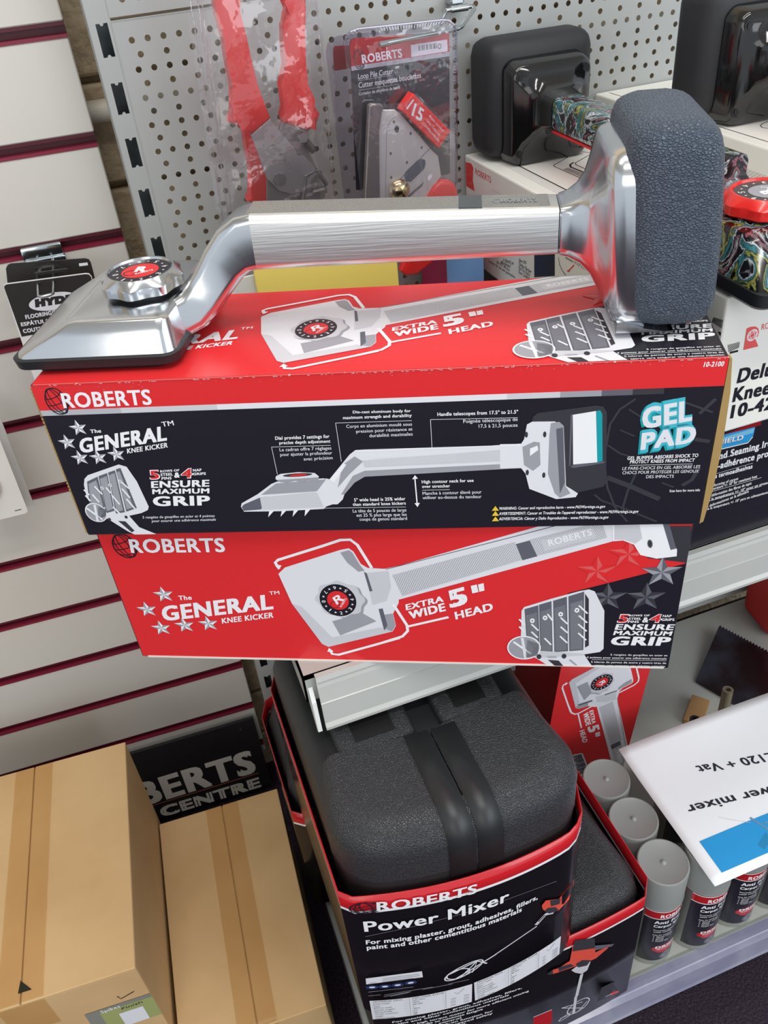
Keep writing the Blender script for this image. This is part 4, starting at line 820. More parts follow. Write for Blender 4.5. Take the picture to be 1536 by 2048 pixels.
def mixer_case(label, M, depth, z0, z1, zs0, zs1, rad, r=.035, front_pad=.14):
    xl, yl, xr, yr, b = M
    t = thing('mixer_case', label, 'tool case', (0, 0, z0), 0, 'power mixer cases')
    H = z1-z0
    def ring(z, g): return [(x, y, z) for x, y in outline(xl, yl, xr, yr, b, depth, r, 44, g)]
    bm = bmesh.new()
    seq = [(0, -.012), (.004, -.006), (.012, -.004), (H-.012-rad, -.004)]+[(H-.012-rad+rad*sin(a), -.004-rad*(1-cos(a))*.8) for a in [pi/2*i/6 for i in range(1, 7)]]
    loft(bm, [ring(z, g) for z, g in seq]); finish('case_body', bm, CASES, t, 50)
    # raised grained front of the lid, in two halves either side of the seam
    xm = (xl+xr)/2
    for sx, nm in ((-1, 'lid_half'), (1, 'lid_half')):
        bm = bmesh.new()
        def ring2(z, g):
            pts = outline(xl, yl, xr, yr, b, depth, r, 44, g)
            fr = [p for p in pts[:45]]
            if sx < 0: q = [p for p in fr if p[0] <= xm+1e-6]; q = q+[(xm-.0006, q[-1][1]), (xm-.0006, max(yl, yr)+front_pad), (xl+.012-g*.6, max(yl, yr)+front_pad+.01)] 
            else: q = [p for p in fr if p[0] >= xm-1e-6]; q = [(xm+.0006, q[0][1])]+q+[(xr-.012+g*.6, max(yl, yr)+front_pad+.01), (xm+.0006, max(yl, yr)+front_pad)]
            return [(x, y, z) for x, y in q]
        s2 = [(H-.035-rad, -.003), (H-rad, -.003)]+[(H-rad+rad*sin(a), -.003-rad*(1-cos(a))) for a in [pi/2*i/7 for i in range(1, 8)]]
        loft(bm, [ring2(z, g) for z, g in s2]); finish(nm, bm, CASE, t, 50)
        bm = bmesh.new()                       # smooth strip beside the seam
        prof = []
        yF = lambda x: yl+(yr-yl)*(x-xl)/(xr-xl)-b*(1-(2*(x-xl)/(xr-xl)-1)**2)
        xs = (xm+sx*.0012, xm+sx*.025); hs = .0006
        rows = [(front_pad+max(yl, yr), H+hs)]+[(yF(xm)+.003+rad, H+hs)]+[(yF(xm)+.003+rad-(rad+hs)*sin(a), H-rad+(rad+hs)*cos(a)) for a in [pi/2*i/7 for i in range(1, 8)]]+[(yF(xm)+.003-hs, H-rad-.05)]
        V = [[bm.verts.new((x, y-(yF(xm)-yF(x)), z)) for x in xs] for y, z in rows]
        for a_, b_ in zip(V, V[1:]): bm.faces.new((a_[0], a_[1], b_[1], b_[0]))
        bmesh.ops.recalc_face_normals(bm, faces=bm.faces)
        o = finish('seam_strip', bm, CASES, t, 60); so = o.modifiers.new('s', 'SOLIDIFY'); so.thickness = .0008; so.offset = 0
    return t
def sleeve(t, M, depth, z0, zs0, zs1, r, taper=0.0):
    xl, yl, xr, yr, b = M
    def ring(z, g):
        return [Vector((x, y, z)) for x, y in outline(xl, yl, xr, yr, b, depth, r, 24, g, .006)]
    bm = bmesh.new(); zz_ = [zs0-z0, zs0-z0+(zs1-zs0)*.5, zs1-z0-.0285, zs1-z0-.0245, zs1-z0]
    rg = [ring(z, .002) for z in zz_]
    R = [[bm.verts.new(p) for p in q] for q in rg]; n = len(rg[0])
    for k, (a_, b_) in enumerate(zip(R, R[1:])):
        for i in range(n):
            if 24 < i < 28: pass
            f = bm.faces.new((a_[i], a_[(i+1) % n], b_[(i+1) % n], b_[i])); f.material_index = (0, 0, 1, 2)[k]
    o = finish('printed_sleeve', bm, [GLOSSPR, WHT, GLOSSRED], t, 30)
    so = o.modifiers.new('s', 'SOLIDIFY'); so.thickness = .0012; so.offset = 1
    return o
def front_warp(M, z0, off=.0042):
    xl, yl, xr, yr, b = M
    def f(a, bb, h):
        t = a/(xr-xl); y = yl+(yr-yl)*t-b*(1-(2*t-1)**2)
        e = (1-t)*(xr-xl); q = .035
        if e < q: y += q-math.sqrt(max(0, q*q-(q-e)**2))
        return Vector((xl+a, y-off-h, bb-z0))
    return f
M1 = (.036, .388, .275, .372, .018); M2 = (.045, .412, .385, .394, .016)
m1 = mixer_case('black grained mixer case with red banded sleeve, top of the stack under the shelf', M1, .285, .426, .735, .4255, .664, .028, .035, .08)
sl1 = sleeve(m1, M1, .285, .426, .4262, .664, .035)
for x0, x1 in ((.070, .145), (.170, .238)):
    bm = bmesh.new(); add_box(bm, x0, x1, .470, .53, .292, .3085, 0, .007, 4)
    h_ = finish('handle', bm, CASE, m1, 50)
    bm = bmesh.new(); add_box(bm, x0+.018, x1-.018, .482, .52, .3080, .3092); finish('handle_recess_shade', bm, mat('recess_shade_black', (10, 10, 11), .6), h_)  # near-black slab on the handle, colour stands for the shade of a recess
A = Art('sleeve_print', front_warp(M1, .426, .0046), sl1, .00006, .0001)
logo(A, (25.6,640.2), (114.9,637.2), (26.5,655.4), (17.2,646.6), (14, 9), 1)
A.text('Power Mixer', (11.8,604.6), (146.2,602.3), (12.2,623.2), WHT, 1, .03)
A.text('For mixing plaster, grout, adhesives, fillers,', (10.9,580.5), (177.1,580.7), (11.2,588.6), WHT, 1, .04)
A.text('paint and other cementitious materials', (10.6,570.3), (159.8,571.8), (11.0,578.6), WHT, 1, .04)
A.line([(11.6,595.4),(55.0,604.1),(100.5,607.5),(145.5,605.8),(197.8,594.7)], .35, GR2, 1)
# drawn mixer
A.line([(131.5,507.1),(177.7,527.1)], 2, GR1, 2); A.line([(176.6,530.7),(187.7,541.6),(197.5,536.3)], 5, GR1, 2); A.line([(179.4,534.7),(186.7,540.8)], 2, BLK, 3)
A.poly([(182.2,563.9),(186.7,569.2),(202.4,557.5),(216.0,562.7),(226.2,561.4),(227.1,548.0),(217.6,535.9),(203.5,534.2),(191.6,540.1),(183.8,554.7)], ORG, 2); A.poly([(191.6,564.7),(204.4,556.2),(203.9,546.6),(193.4,551.7)], GR4, 3); A.poly([(185.5,550.0),(189.6,552.5),(199.1,545.0),(203.6,533.5),(191.6,539.5)], GR4, 3); A.poly([(216.1,561.0),(225.7,563.5),(226.6,556.4),(219.7,552.1)], GR4, 3)
A.ring((98.6,495.0), 22, 10, 1.6, GR0, 2, rot=.5); A.ring((92.6,491.4), 12, 9, 1.6, GR0, 2, rot=.2); A.line([(83.6,495.6),(112.5,507.3),(122.6,495.1)], 2, GR0, 2); A.line([(89.8,482.3),(132.4,507.1)], 2, GR0, 2); A.line([(94.9,483.0),(112.5,507.3),(106.9,486.3)], 1.6, GR0, 2)
A.poly([(4.0,511.2),(57.4,514.1),(57.6,501.1),(3.4,498.4)], GR0, 1)
for Q in ([(19.0,504.9),(55.0,505.6)], [(19.3,508.3),(55.2,509.0)], [(18.7,501.4),(48.4,502.2)], [(6.3,500.3),(13.3,501.5)]): A.line(Q, .5, GR3, 2)
for p in ((8.3,491.4), (20.4,491.4), (32.6,491.9), (45.3,493.3)): A.ell(p, 6, 4.2, NAVY, 1); A.ell(p, 3, 1.7, GR0, 2)
for a_, b_ in (((3.8,481.0), (47.2,483.3)), ((3.0,472.5), (14.8,473.7)), ((17.9,472.4), (66.2,475.9)), ((17.5,468.7), (86.1,472.7)), ((23.8,468.3), (103.1,472.5))): A.line([a_, b_], .7, GR2, 1)
for q0, q1, q2, q3, wr in (((3.0,460.9), (106.3,460.6), (104.9,419.6), (2.2,416.5), 1), ((108.4,461.8), (209.6,473.3), (209.4,433.8), (108.5,419.8), 0)):
    n = 8
    P = lambda u, v: (Vector(q0)*(1-u)+Vector(q1)*u)*(1-v)+(Vector(q3)*(1-u)+Vector(q2)*u)*v
    for i in range(n): A.poly([P(i/n, 1), P((i+1)/n, 1), P((i+1)/n, 0), P(i/n, 0)], GR0, 1)
    for k in range(1, 9): A.line([P(.01, k/9), P(.35, k/9), P(.72, k/9)], .25, GR3, 2)
    A.line([P(.375, .02), P(.375, .98)], .3, GR3, 2); A.line([P(.73, .02), P(.73, .98)], .3, GR3, 2)
    for k in range(5): A.line([P(.78, .52+.09*k), P(.97, .52+.09*k)], .9 if k % 2 else 1.6, GR2, 2)
    A.line([P(.82, .2), P(.85, .32), P(.92, .1)], .6, GR3, 3)
    A.text('TECHNICAL DATA', P(.03, .1), P(.31, .1), P(.03, .03), GR4, 2, .02); A.text('ITEM CODE: R10120', P(.40, .1), P(.71, .1), P(.40, .03), GR4, 2, .02)
    for k, s_ in enumerate(('Power Supply', 'Motor', 'RPM (no load)', 'Number of gears', 'Mixing Paddle', 'Thread connection', 'Weight', 'Mixture Volume')):
        A.text(s_, P(.03, .205+.111*k), P(.03+.013*len(s_), .205+.111*k), P(.03, .14+.111*k), GR4, 2, .0)
    for k, s_ in enumerate(('230v 50Hz', '1600W', '180-400', '2', '140mm', 'M14', '5kg', '90L')):
        A.text(s_, P(.40, .205+.111*k), P(.40+.014*len(s_), .205+.111*k), P(.40, .14+.111*k), GR4, 2, .0)
A.done()
m2 = mixer_case('wide black mixer case with red banded sleeve, bottom of the stack on the base shelf', M2, .20, .1692, .4225, .170, .415, .030, .03, .10)
sl2 = sleeve(m2, M2, .20, .1692, .170, .412, .016)
A = Art('sleeve_print', front_warp(M2, .1692, .0046), sl2, .00006, .0001)
for s_, x0, y0, wd in (('For mixing plaster, grout, adhesives, fillers,', 16, 334, 152), ('paint and other cementitious materials', 17, 327.5, 135), ('1800w high torque motor for more efficient mixing', 22, 319, 155), ('Twin handle to minimise fatigue', 24, 312.5, 96), ('for greater control', 24, 306, 70), ('Switch with lock-on function for', 24, 299.5, 108), ('for increased safety', 62, 293, 70), ('Mixes up to 120L', 50, 286.5, 50), ('transportation', 60, 280, 45)):
    A.line_text(s_, x0, y0, 4.4, wd, WHT, 1, .035)
A.poly([(230.3,389.9),(260.4,370.5),(263.2,345.2),(276.8,343.5),(282.8,346.8),(280.7,338.0),(265.4,328.0),(255.0,328.9),(233.4,334.2),(207.8,339.6),(209.4,346.5),(228.3,354.9)], ORG, 2)
A.poly([(232.3,401.5),(259.4,382.8),(261.9,356.7),(230.3,376.3)], GR4, 3); A.poly([(260.9,363.5),(289.8,341.0),(287.2,337.5),(268.0,347.8),(262.4,350.4)], GR3, 3); A.poly([(199.9,346.0),(206.7,351.7),(217.9,349.8),(229.7,346.1),(235.3,336.3),(214.5,339.6),(206.8,339.6),(201.0,342.9)], GR4, 3); A.poly([(206.7,351.0),(213.7,348.9),(215.0,338.0),(207.2,340.1)], ORG, 4); A.poly([(237.0,339.5),(245.9,341.3),(258.0,329.8),(253.5,320.9),(241.2,326.9)], GR4, 3)
A.poly([(231.8,328.1),(237.5,331.5),(258.2,326.9),(254.9,307.2),(247.4,304.4),(237.4,317.1)], GR1, 2); A.line([(247.5,303.6),(243.9,246.6)], 4.5, GR1, 2); A.line([(242.9,247.5),(242.4,200.8)], 4, GR1, 3)
A.ring((248.5,214.0), 17, 15, 1.4, GR0, 2, rot=.9); A.ring((232.6,201.1), 12, 4, 1.2, GR0, 2, rot=.4); A.line([(223.6,232.7),(254.2,221.0)], 1.2, GR0, 2); A.line([(223.6,232.7),(257.8,199.6)], 1.2, GR0, 2); A.line([(222.9,202.8),(249.1,198.1),(261.2,215.6)], 1.2, GR0, 2)
A.poly([(281.0,234.0),(317.6,220.1),(317.8,174.7),(277.3,197.5)], GR4, 2); A.poly([(296.8,200.6),(310.9,192.0),(313.0,184.2),(300.1,191.4)], RED, 3); A.line([(290.0,197.9),(300.9,195.7)], 1.5, GR1, 3)
A.poly([(184.9,239.6),(209.9,240.5),(211.5,201.5),(185.8,201.4)], GLOSSRED, 1); A.line([(184.8,241.8),(209.8,241.4)], 1.2, WHT, 2)
A.done()
M3 = (.024, .664, .300, .664, .02)
m3 = mixer_case('black mixer case at the back left behind the stacked cases', M3, .21, .1692, .4252, .17, .398, .03, .04, .1)
sleeve(m3, M3, .21, .1692, .170, .398, .04)

# ================================================================== SPRAY CANS AND PRICE SHEET
CAN = mat('satin_grey_can', (172, 176, 174), .35, .0); CAPM = mat('grey_plastic_cap', (146, 149, 147), .38)
can = thing('spray_can', 'foremost grey capped spray can beside the mixer case', 'spray can', (.434, .436, .169), 0, 'anti fray spray cans')
bm = bmesh.new(); lathe(bm, [(.0300, 0), (.0325, .0015), (.0322, .004), (.0315, .006), (.0315, .140), (.0325, .1415)], 40); finish('can_body', bm, mat('grey_can_lacquer', (150, 152, 146), .3, .3), can, 40)
bm = bmesh.new(); lathe(bm, [(.0318, .1405), (.0318, .199), (.0310, .2012), (.0295, .2016), (.0285, .2008), (.004, .2003), (.0025, .2022), (.0008, .2030)], 40); finish('cap', bm, CAPM, can, 40)
R0 = .0317
def cyl(a, b, h): t = a/R0; return Vector(((R0+h)*sin(t), -(R0+h)*cos(t), b))
A = Art('can_label', cyl, can, .00008, .0001)
def cylrect(x0, x1, y0, y1, m_, lay): A.rect(x0, y0, x1, y1, m_, lay, max(1, int((x1-x0)/3)))
cylrect(-34, 52, 10, 138, BLK, 0); cylrect(-34, 52, 122, 138, GLOSSRED, 1); cylrect(-34, 52, 137.5, 139.2, WHT, 2); cylrect(-34, 52, 120.6, 122.2, WHT, 2)
A.text('ROBERTS', (-14, 124), (28, 124), (-14, 132), WHT, 2, .05)
for s_, x0, y0, h_, wd, bo in (('Anti Fray', -20, 109, 7.5, 40, .05), ('Carpet Spray', -20, 100, 6, 44, .05), ('Prevents carpet fraying', -19, 91, 3, 42, .02), ('while cutting', -19, 86.5, 3, 24, .02), ('Can be used on:', -19, 79, 3, 27, .02), ('Woven carpet', -14, 74.5, 2.8, 22, .02), ('Wool', -14, 70.5, 2.8, 10, .02), ('Sisal', -14, 66.5, 2.8, 10, .02), ('Carpet tiles', -14, 62.5, 2.8, 18, .02)):
    A.line_text(s_, x0, y0, h_, wd, WHT, 2, bo)
for k in range(4): A.ell((-17, 76-4*k), .8, .8, WHT, 2, 8)
A.line([(-20, 97.5), (0, 97.5), (25, 97.5)], .4, WHT, 2)
A.ell_slices((3, 42), 20, 9, GLOSSRED, 1); A.ell_slices((3, 38), 14, 8.5, GLOSSRED, 2)
A.line_text('DRIES', -12, 43.5, 6, 30, WHT, 3, .06); A.line_text('TRANSPARENT', -10, 39.3, 2.6, 26, WHT, 3, .02)
A.ell_slices((6, 20), 10, 9, GR3, 1); A.ring((6, 20), 6, 5, 1, GR2, 2); A.ring((6, 20), 3, 6, 1, GR2, 2)
A.done()
for i, j, lab in ((0, 1, 'middle grey capped spray can of the row beside the mixer case'), (0, 2, 'rearmost grey capped spray can of the row beside the mixer case'), (1, 0, 'spray can under the lower left corner of the price sheet'), (2, 0, 'third spray can from the left along the front lip'), (3, 0, 'spray can cut off by the right edge of the photo'), (2, 2, 'spray can peeping out behind the left part of the price sheet'), (3, 2, 'spray can behind the price sheet next to the steel trowel')):
    dup(can, (.434+.0655*i, .436+.065*j+(-.006 if i == 1 else 0), .169), lab)
# curled price sheet lying on the caps
bm = bmesh.new(); nx, ny = 24, 16
def shz(x, y): return .3735+.004*max(0, (y-.14)/.07)**2*(1+sin(x*14))+.0012*sin(x*22+y*9)*min(1, y/.05)
V = [[bm.verts.new((.470+.297*i/nx, .385+.210*j/ny, shz(.297*i/nx, .210*j/ny))) for i in range(nx+1)] for j in range(ny+1)]
for j in range(ny):
    for i in range(nx): bm.faces.new((V[j][i], V[j][i+1], V[j+1][i+1], V[j+1][i]))
ps = finish('price_sheet', bm, mat('white_paper', (248, 251, 255), .6), None, 60)
tag(ps, 'white paper price sheet lying upside down on the spray cans', 'sheet of paper')
so = ps.modifiers.new('s', 'SOLIDIFY'); so.thickness = .0004; so.offset = -1
A = Art('price_text', lambda a, b, h: Vector((.470+a, .385+b, shz(a, b)+h)), ps, .0001, .0002)
A.text('for only \u00a3120 + Vat', (270, 112), (80.3,149.1), (270, 99), mat('ink_dark', (40, 42, 52), .5), 1, .03)
A.done(); A = Art('product_text', lambda a, b, h: Vector((.470+a, .385+b, shz(a, b)+h)), ps, .0001, .0002)
A.text('1250w Power mixer', (262, 70), (31.1,103.1), (262, 57), MATS['ink_dark'], 1, .03)
A.done(); A = Art('sheet_picture', lambda a, b, h: Vector((.470+a, .385+b, shz(a, b)+h)), ps, .0001, .0002)
for i in range(20):
    a_, b_ = 18+13*i, 18+13*(i+1); A.rect(a_, 11, b_, 55, BLUE, 1, 1)
c1, c2 = (64.5,14.2), (91.4,26.4)
A.poly([(84, 16), (104, 26), (100, 34), (80, 24)], mat('print_blue_deep', (42, 140, 190), .4), 2); A.line([(112, 18), (104, 40), (96, 58)], 3, mat('print_blue_grey', (110, 150, 185), .4), 2); A.line([(108, 46), (135, 34), (150, 40)], 3, MATS['print_blue_grey'], 2); A.line([(92, 52), (70, 66), (60, 74)], .5, GR1, 2)
A.done()

# ================================================================== TOOLS AT THE BACK OF THE BASE SHELF
tr = thing('notched_trowel', 'blue grey steel notched trowel blade lying behind the price sheet', 'trowel', (.77, .79, .1705), 0)
bm = bmesh.new(); e1 = Vector((.110, .083, .016)); e2 = Vector((.075, -.19, .004)); out_ = [Vector((0, 0, 0)), e1.copy()]
nn = e1.normalized()
for i in range(34): out_ += [e1+e2*((i+.1)/34), e1+e2*((i+.25)/34)+nn*.003, e1+e2*((i+.65)/34)+nn*.003, e1+e2*((i+.8)/34)]
out_ += [e1+e2, e2.copy()]
up_ = e2.cross(e1).normalized()*.0014
v = [bm.verts.new(p) for p in out_]; v2 = [bm.verts.new(p+up_) for p in out_]
bm.faces.new(v); bm.faces.new(v2); n = len(v)
for i in range(n): bm.faces.new((v[i], v2[i], v2[(i+1) % n], v[(i+1) % n]))
bmesh.ops.recalc_face_normals(bm, faces=bm.faces)
finish('blade', bm, mat('blued_steel', (84, 86, 98), .3, .85, noise=((62, 48, 52), 14, .4, .62)), tr)
for nm, lab, x, y, z, hh in (('tube_post', 'upright hollow metal tube in front of the steel trowel', .735, .680, .1695, .105), ('tube_post', 'shorter dark hollow tube left of the steel trowel', .672, .672, .1695, .075)):
    bm = bmesh.new(); n = 18
    lathe(bm, [(.0085, 0), (.0085, hh), (.0045, hh), (.004, hh-.02)], n); 
    t = finish(nm, bm, mat('brown_metal_tube' if hh > .1 else 'dark_metal_tube', (150, 138, 118) if hh > .1 else (60, 48, 46), .35, .6), None, 40); t.location = (x, y, z); t.rotation_euler = (radians(-4), radians(3), 0); tag(t, lab, 'tube', 'hollow tubes')
bg = thing('tool_bag', 'red printed bag with trowel outlines at the right end of the base shelf', 'bag', (.945, .815, .1695), -8)
bm = bmesh.new(); add_box(bm, .0, .18, 0, .1, 0, .26)
bmesh.ops.bevel(bm, geom=list(bm.edges), offset=.02, segments=4, profile=.5, affect='EDGES')
for v in bm.verts: v.co += Vector((sin(v.co.z*40)*.004, sin(v.co.x*50+v.co.z*30)*.004, 0))
finish('bag_body', bm, mat('red_bag', (200, 38, 34), .5), bg, 50)
A = Art('outline_print', flat((0, -.004, 0), (1, 0, 0), (0, 0, 1)), bg, .0002, .001, clip=(4, 4, 170, 250)); LG = mat('bag_line_print', (230, 200, 170), .5)
for ox, oy in ((30, 60), (90, 120), (100, 20)): A.line([(ox, oy), (ox, oy+60), (ox+12, oy+80), (ox+30, oy+80), (ox+40, oy+60), (ox+40, oy), (ox, oy)], 1.5, LG, 1); A.line([(ox+20, oy+20), (ox+24, oy-20), (ox+30, oy-60)], 3, LG, 1)
A.done()
bl = box('timber_offcut', 0, .06, 0, .03, 0, .012, mat('raw_timber', (170, 130, 84), .7), None, .001); bl.location = (.715, .70, .1693); bl.rotation_euler = (0, 0, radians(40)); tag(bl, 'small splintered wood offcut lying between the two hollow tubes', 'wood offcut')

# ================================================================== CARDBOARD BOXES, LOWER LEFT
def cardboard(label, loc, rz, W, D, H, tape_x, pr=True):
    t = thing('cardboard_box', label, 'cardboard box', loc, rz, 'brown cardboard boxes')
    bm = bmesh.new(); add_box(bm, -W, 0, 0, D, 0, H-.003, 0, .002, 2); finish('box_body', bm, BOARD, t)
    for nm, x0, x1 in (('flap', -W, tape_x-.0007), ('flap', tape_x+.0007, 0)):
        bm = bmesh.new(); add_box(bm, x0, x1, -.0005, D, H-.0035, H, 0, .0008, 1); finish(nm, bm, BOARD, t)
    bm = bmesh.new(); n = 40; wd = .025
    pts = [(-.0009, H-.062)]+[(-.0009, H-.004), (.002, H+.0005)]+[(D*i/n, H+.0006+.0005*random.random()) for i in range(1, n)]+[(D, H)]
    V = [[bm.verts.new((tape_x-wd+x*wd*2/5+random.uniform(-.0003, .0003), y, z+random.uniform(0, .0006))) for x in range(6)] for y, z in pts]
    for a_, b_ in zip(V, V[1:]):
        for i in range(5): bm.faces.new((a_[i], a_[i+1], b_[i+1], b_[i]))
    finish('packing_tape', bm, TAPE, t, 60)
    return t
c1 = cardboard('tall brown cardboard box at the lower left corner, taped lid with a small hole', (-.193, .531, 0), -3.9, .33, .324, .42, -.125)
A = Art('box_marks', flat((0, 0, 0), (1, 0, 0), (0, 0, 1)), c1, .0002, .0006)
A.line([(-33, 372), (-31, 364), (-14, 371)], 1.2, BLK, 1)
A.rect(-75, 302, 0.5, 355, mat('label_grey', (134, 134, 126), .5), 1); A.rect(-60, 300, 0.5, 348, mat('label_green', (158, 164, 104), .5), 2); A.rect(-42, 300, -14, 333, GR0, 3)
A.text('Spikes', (-58, 347.5), (-36, 347.5), (-58, 354), WHT, 4, .03); A.text('Finish', (-36, 340), (-12, 341), (-36, 345), GR4, 4, 0)
A.done()
bm = bmesh.new(); v = [bm.verts.new(p) for p in ((-.128, .012, .4206), (-.113, .012, .4206), (-.126, .026, .4206))]; bm.faces.new(v); finish('torn_hole', bm, mat('hole_dark', (22, 30, 24), .8), c1)
cardboard('lower brown cardboard box beside the mixer cases, taped lid', (-.004, .492, 0), -3.2, .185, .333, .24, -.088)

# ================================================================== BLACK SIGN BOARD
sg = thing('sign_board', 'black sign board with large white capitals on the slatted panel', 'sign', (0, .985/cos(radians(2.737)), 0), -2.737)
bm = bmesh.new(); add_box(bm, -.62, .0105, 0, .006, -.02+.06, .2285); finish('board', bm, mat('sign_black', (36, 34, 38), .5), sg)
A = Art('sign_lettering', flat((0, 0, 0), (1, 0, 0), (0, 0, 1)), sg, .0002, .0003); SW = mat('sign_white', (245, 243, 238), .5)
e0, e1, e2 = Vector((-197.7,99.4)), Vector((-10.2,74.1)), Vector((-29.8,141.1))
tb = Vector((-25.1,142.4))-Vector((-31.1,75.6))
base0 = Vector((-219.0,109.2)); right = Vector((-9.5,78.3))
z_b = (Vector((-145.6,87.9)).y+Vector((-29.8,82.5)).y)/2
zt_ = (Vector((-122.0,152.1)).y+Vector((-34.9,149.3)).y)/2
xr_ = Vector((-8.8,86.9)).x; xb_ = Vector((-178.5,106.5)).x
tot = (xr_-xb_)/(4/7.0)
A.text('ROBERTS', (xr_-tot*1.075, z_b), (xr_, z_b), (xr_-tot*1.075, zt_), SW, 1, .06)
zl = (Vector((-190.1,86.3)).y+Vector((-8.1,75.4)).y)/2
A.rect(-560, zl-1.2, xr_+2, zl+1.2, mat('sign_orange', (190, 110, 90), .5), 1)
zc0 = (Vector((-190.7,48.2)).y+Vector((-11.6,30.4)).y)/2; zc1 = (Vector((-186.7,82.3)).y+Vector((-9.2,56.9)).y)/2
xc0, xc1 = Vector((-192.9,61.0)).x, Vector((-8.7,41.3)).x
A.text('CENTRE', (xc0, zc0), (xc1, zc0), (xc0, zc1), SW, 1, .08)
A.done()
bm = bmesh.new(); tube(bm, [(-.015, -.0004, .210), (-.015, -.003, .210)], .003, 12); finish('fixing_screw', bm, STEEL, sg, 40)

# ================================================================== HYDE CARDS AND WHITE PACKS ON THE SLATTED PANEL
def hang_card(name, label, D, pts, m_, cat, grp):
    t = thing(name, label, cat, (0, D/cos(radians(2.737)), 0), -2.737, grp)
    bm = bmesh.new(); prism(bm, mm(pts), 0, .0016); finish('backing_card', bm, m_, t)
    return t
CARDB = mat('card_black', (38, 34, 32), .4)
h2 = hang_card('tool_card', 'rear black backing card of the two on the slatted panel hook', .958, [(-117.6,1038.7),(-111.2,1065.5),(-108.5,1068.6),(-104.7,1069.7),(-29.7,1060.8),(-25.8,1058.9),(-24.8,1055.0),(-26.4,1019.8)], CARDB, 'tool card', 'tool cards on the hook')
A = Art('card_print', flat((0, 0, 0), (1, 0, 0), (0, 0, 1)), h2); A.poly([(-37.3,1056.9),(-28.2,1056.2),(-28.6,1053.1),(-37.6,1053.7)], GR0, 1); A.ell((-71.7,1034.5), 16, 7, GR0, 1); A.text('HYDE', (-85.8,1035.0), (-61.4,1033.3), (-84.8,1039.1), CARDB, 2, .1); A.done()
h1 = hang_card('tool_card', 'front black and white backing card with oval white logo on the slatted panel hook', .934, [(-121.9,940.4),(-117.2,1054.3),(-116.2,1056.4),(-113.5,1057.7),(-32.8,1052.9),(-29.2,1051.8),(-27.6,1048.2),(-40.6,941.1),(-45.2,924.9)], mat('card_white', (226, 226, 224), .45), 'tool card', 'tool cards on the hook')
A = Art('card_print', flat((0, 0, 0), (1, 0, 0), (0, 0, 1)), h1)
A.poly([(-117.8,997.9),(-116.8,1054.1),(-115.8,1056.1),(-113.3,1057.0),(-33.4,1052.3),(-30.0,1051.3),(-28.3,1048.1),(-34.1,996.5)], CARDB, 1)
c = Vector((-73.7,1029.8)); ax = Vector((-48.0,1029.2))-c
A.ell(c, ax.length, 9.5, GR0, 2, rot=.0); A.text('HYDE', (-93.5,1028.0), (-53.7,1026.1), (-91.9,1034.6), CARDB, 3, .12)
for s_, a_, b_, c_ in (('FLOORING/ROOFING', (-107.3,1016.2), (-53.1,1014.9), (-106.9,1020.9)), ('ESP\u00c1TULA PARA PISOS', (-114.3,1009.4), (-49.5,1005.8), (-113.9,1013.7)), ('COUTEAU \u00c0 PLANCHER', (-114.6,1001.4), (-50.9,998.2), (-114.4,1006.0)), ('Blade', (-111.9,989.6), (-94.3,988.8), (-112.0,993.3))):
    A.text(s_, a_, b_, c_, GR0 if s_ != 'Blade' else GR3, 2, .06)
A.done()
hk = thing('slatwall_hook', 'chrome slatted panel hook holding the two backing cards', 'hook', (0, 1.0/cos(radians(2.737)), 0), -2.737)
bm = bmesh.new(); hb = [Vector(p)/1000 for p in [(-94.9,1060.6),(-50.4,1061.1)]]; add_box(bm, hb[0].x, hb[1].x, -.006, .004, hb[0].y-.003, hb[0].y+.011, 0, .002, 2); add_box(bm, hb[0].x+.001, hb[1].x+.001, -.009, -.002, hb[0].y-.010, hb[0].y-.002, 0, .002, 2); finish('bracket', bm, CHROME, hk, 40)
bm = bmesh.new(); xx = (hb[0].x*.7+hb[1].x*.3, hb[0].x*.3+hb[1].x*.7); zh = hb[0].y-.004
tube(bm, [(xx[0], -.004, zh), (xx[0]+.001, -.05, zh-.004), (xx[0]+.002, -.095, zh-.008), (xx[0]+.005, -.098, zh-.008), (xx[1]-.004, -.098, zh-.008), (xx[1]-.001, -.095, zh-.008), (xx[1], -.05, zh-.004), (xx[1], -.004, zh)], .0016, 10); finish('prong', bm, CHROME, hk, 40)
bm = bmesh.new(); prism(bm, mm([(-85.2,1057.0),(-82.4,1064.2),(-66.7,1066.5),(-50.1,1057.8),(-50.3,1055.0)]), .012, .0125); finish('clear_hang_tab', bm, clear('clear_plastic_tab', (215, 215, 212), .2), h1)
WPK = mat('white_plastic_pack', (232, 230, 224), .4); WPK2 = mat('grey_white_card', (206, 205, 202), .5)
l2 = hang_card('blister_card', 'rear grey white hanging pack at the left edge', .955, [(-202.0,922.0),(-176.8,900.8),(-175.8,898.5),(-179.4,769.7),(-181.0,765.8),(-184.4,764.7),(-250.2,766.9)], WPK2, 'blister card', 'white hanging packs')
l1 = hang_card('blister_card', 'front white hanging pack at the left edge', .93, [(-202.2,919.8),(-181.5,887.0),(-181.2,882.6),(-184.0,781.5),(-185.3,778.2),(-188.5,777.0),(-246.2,776.5)], WPK, 'blister card', 'white hanging packs')
A = Art('card_print', flat((0, 0, 0), (1, 0, 0), (0, 0, 1)), l1); A.poly([(-198.1,785.1),(-190.3,785.1),(-190.7,783.8),(-198.5,783.8)], GR3, 1); A.done()
bm = bmesh.new(); 
c = Vector((-223.8,827.9))
lathe(bm, [(.024, 0), (.022, .006), (.015, .010), (.001, .012)], 24); o = finish('blister', bm, WPK, l1, 60, (c.x/1000, 0, c.y/1000), (radians(90), 0, 0))

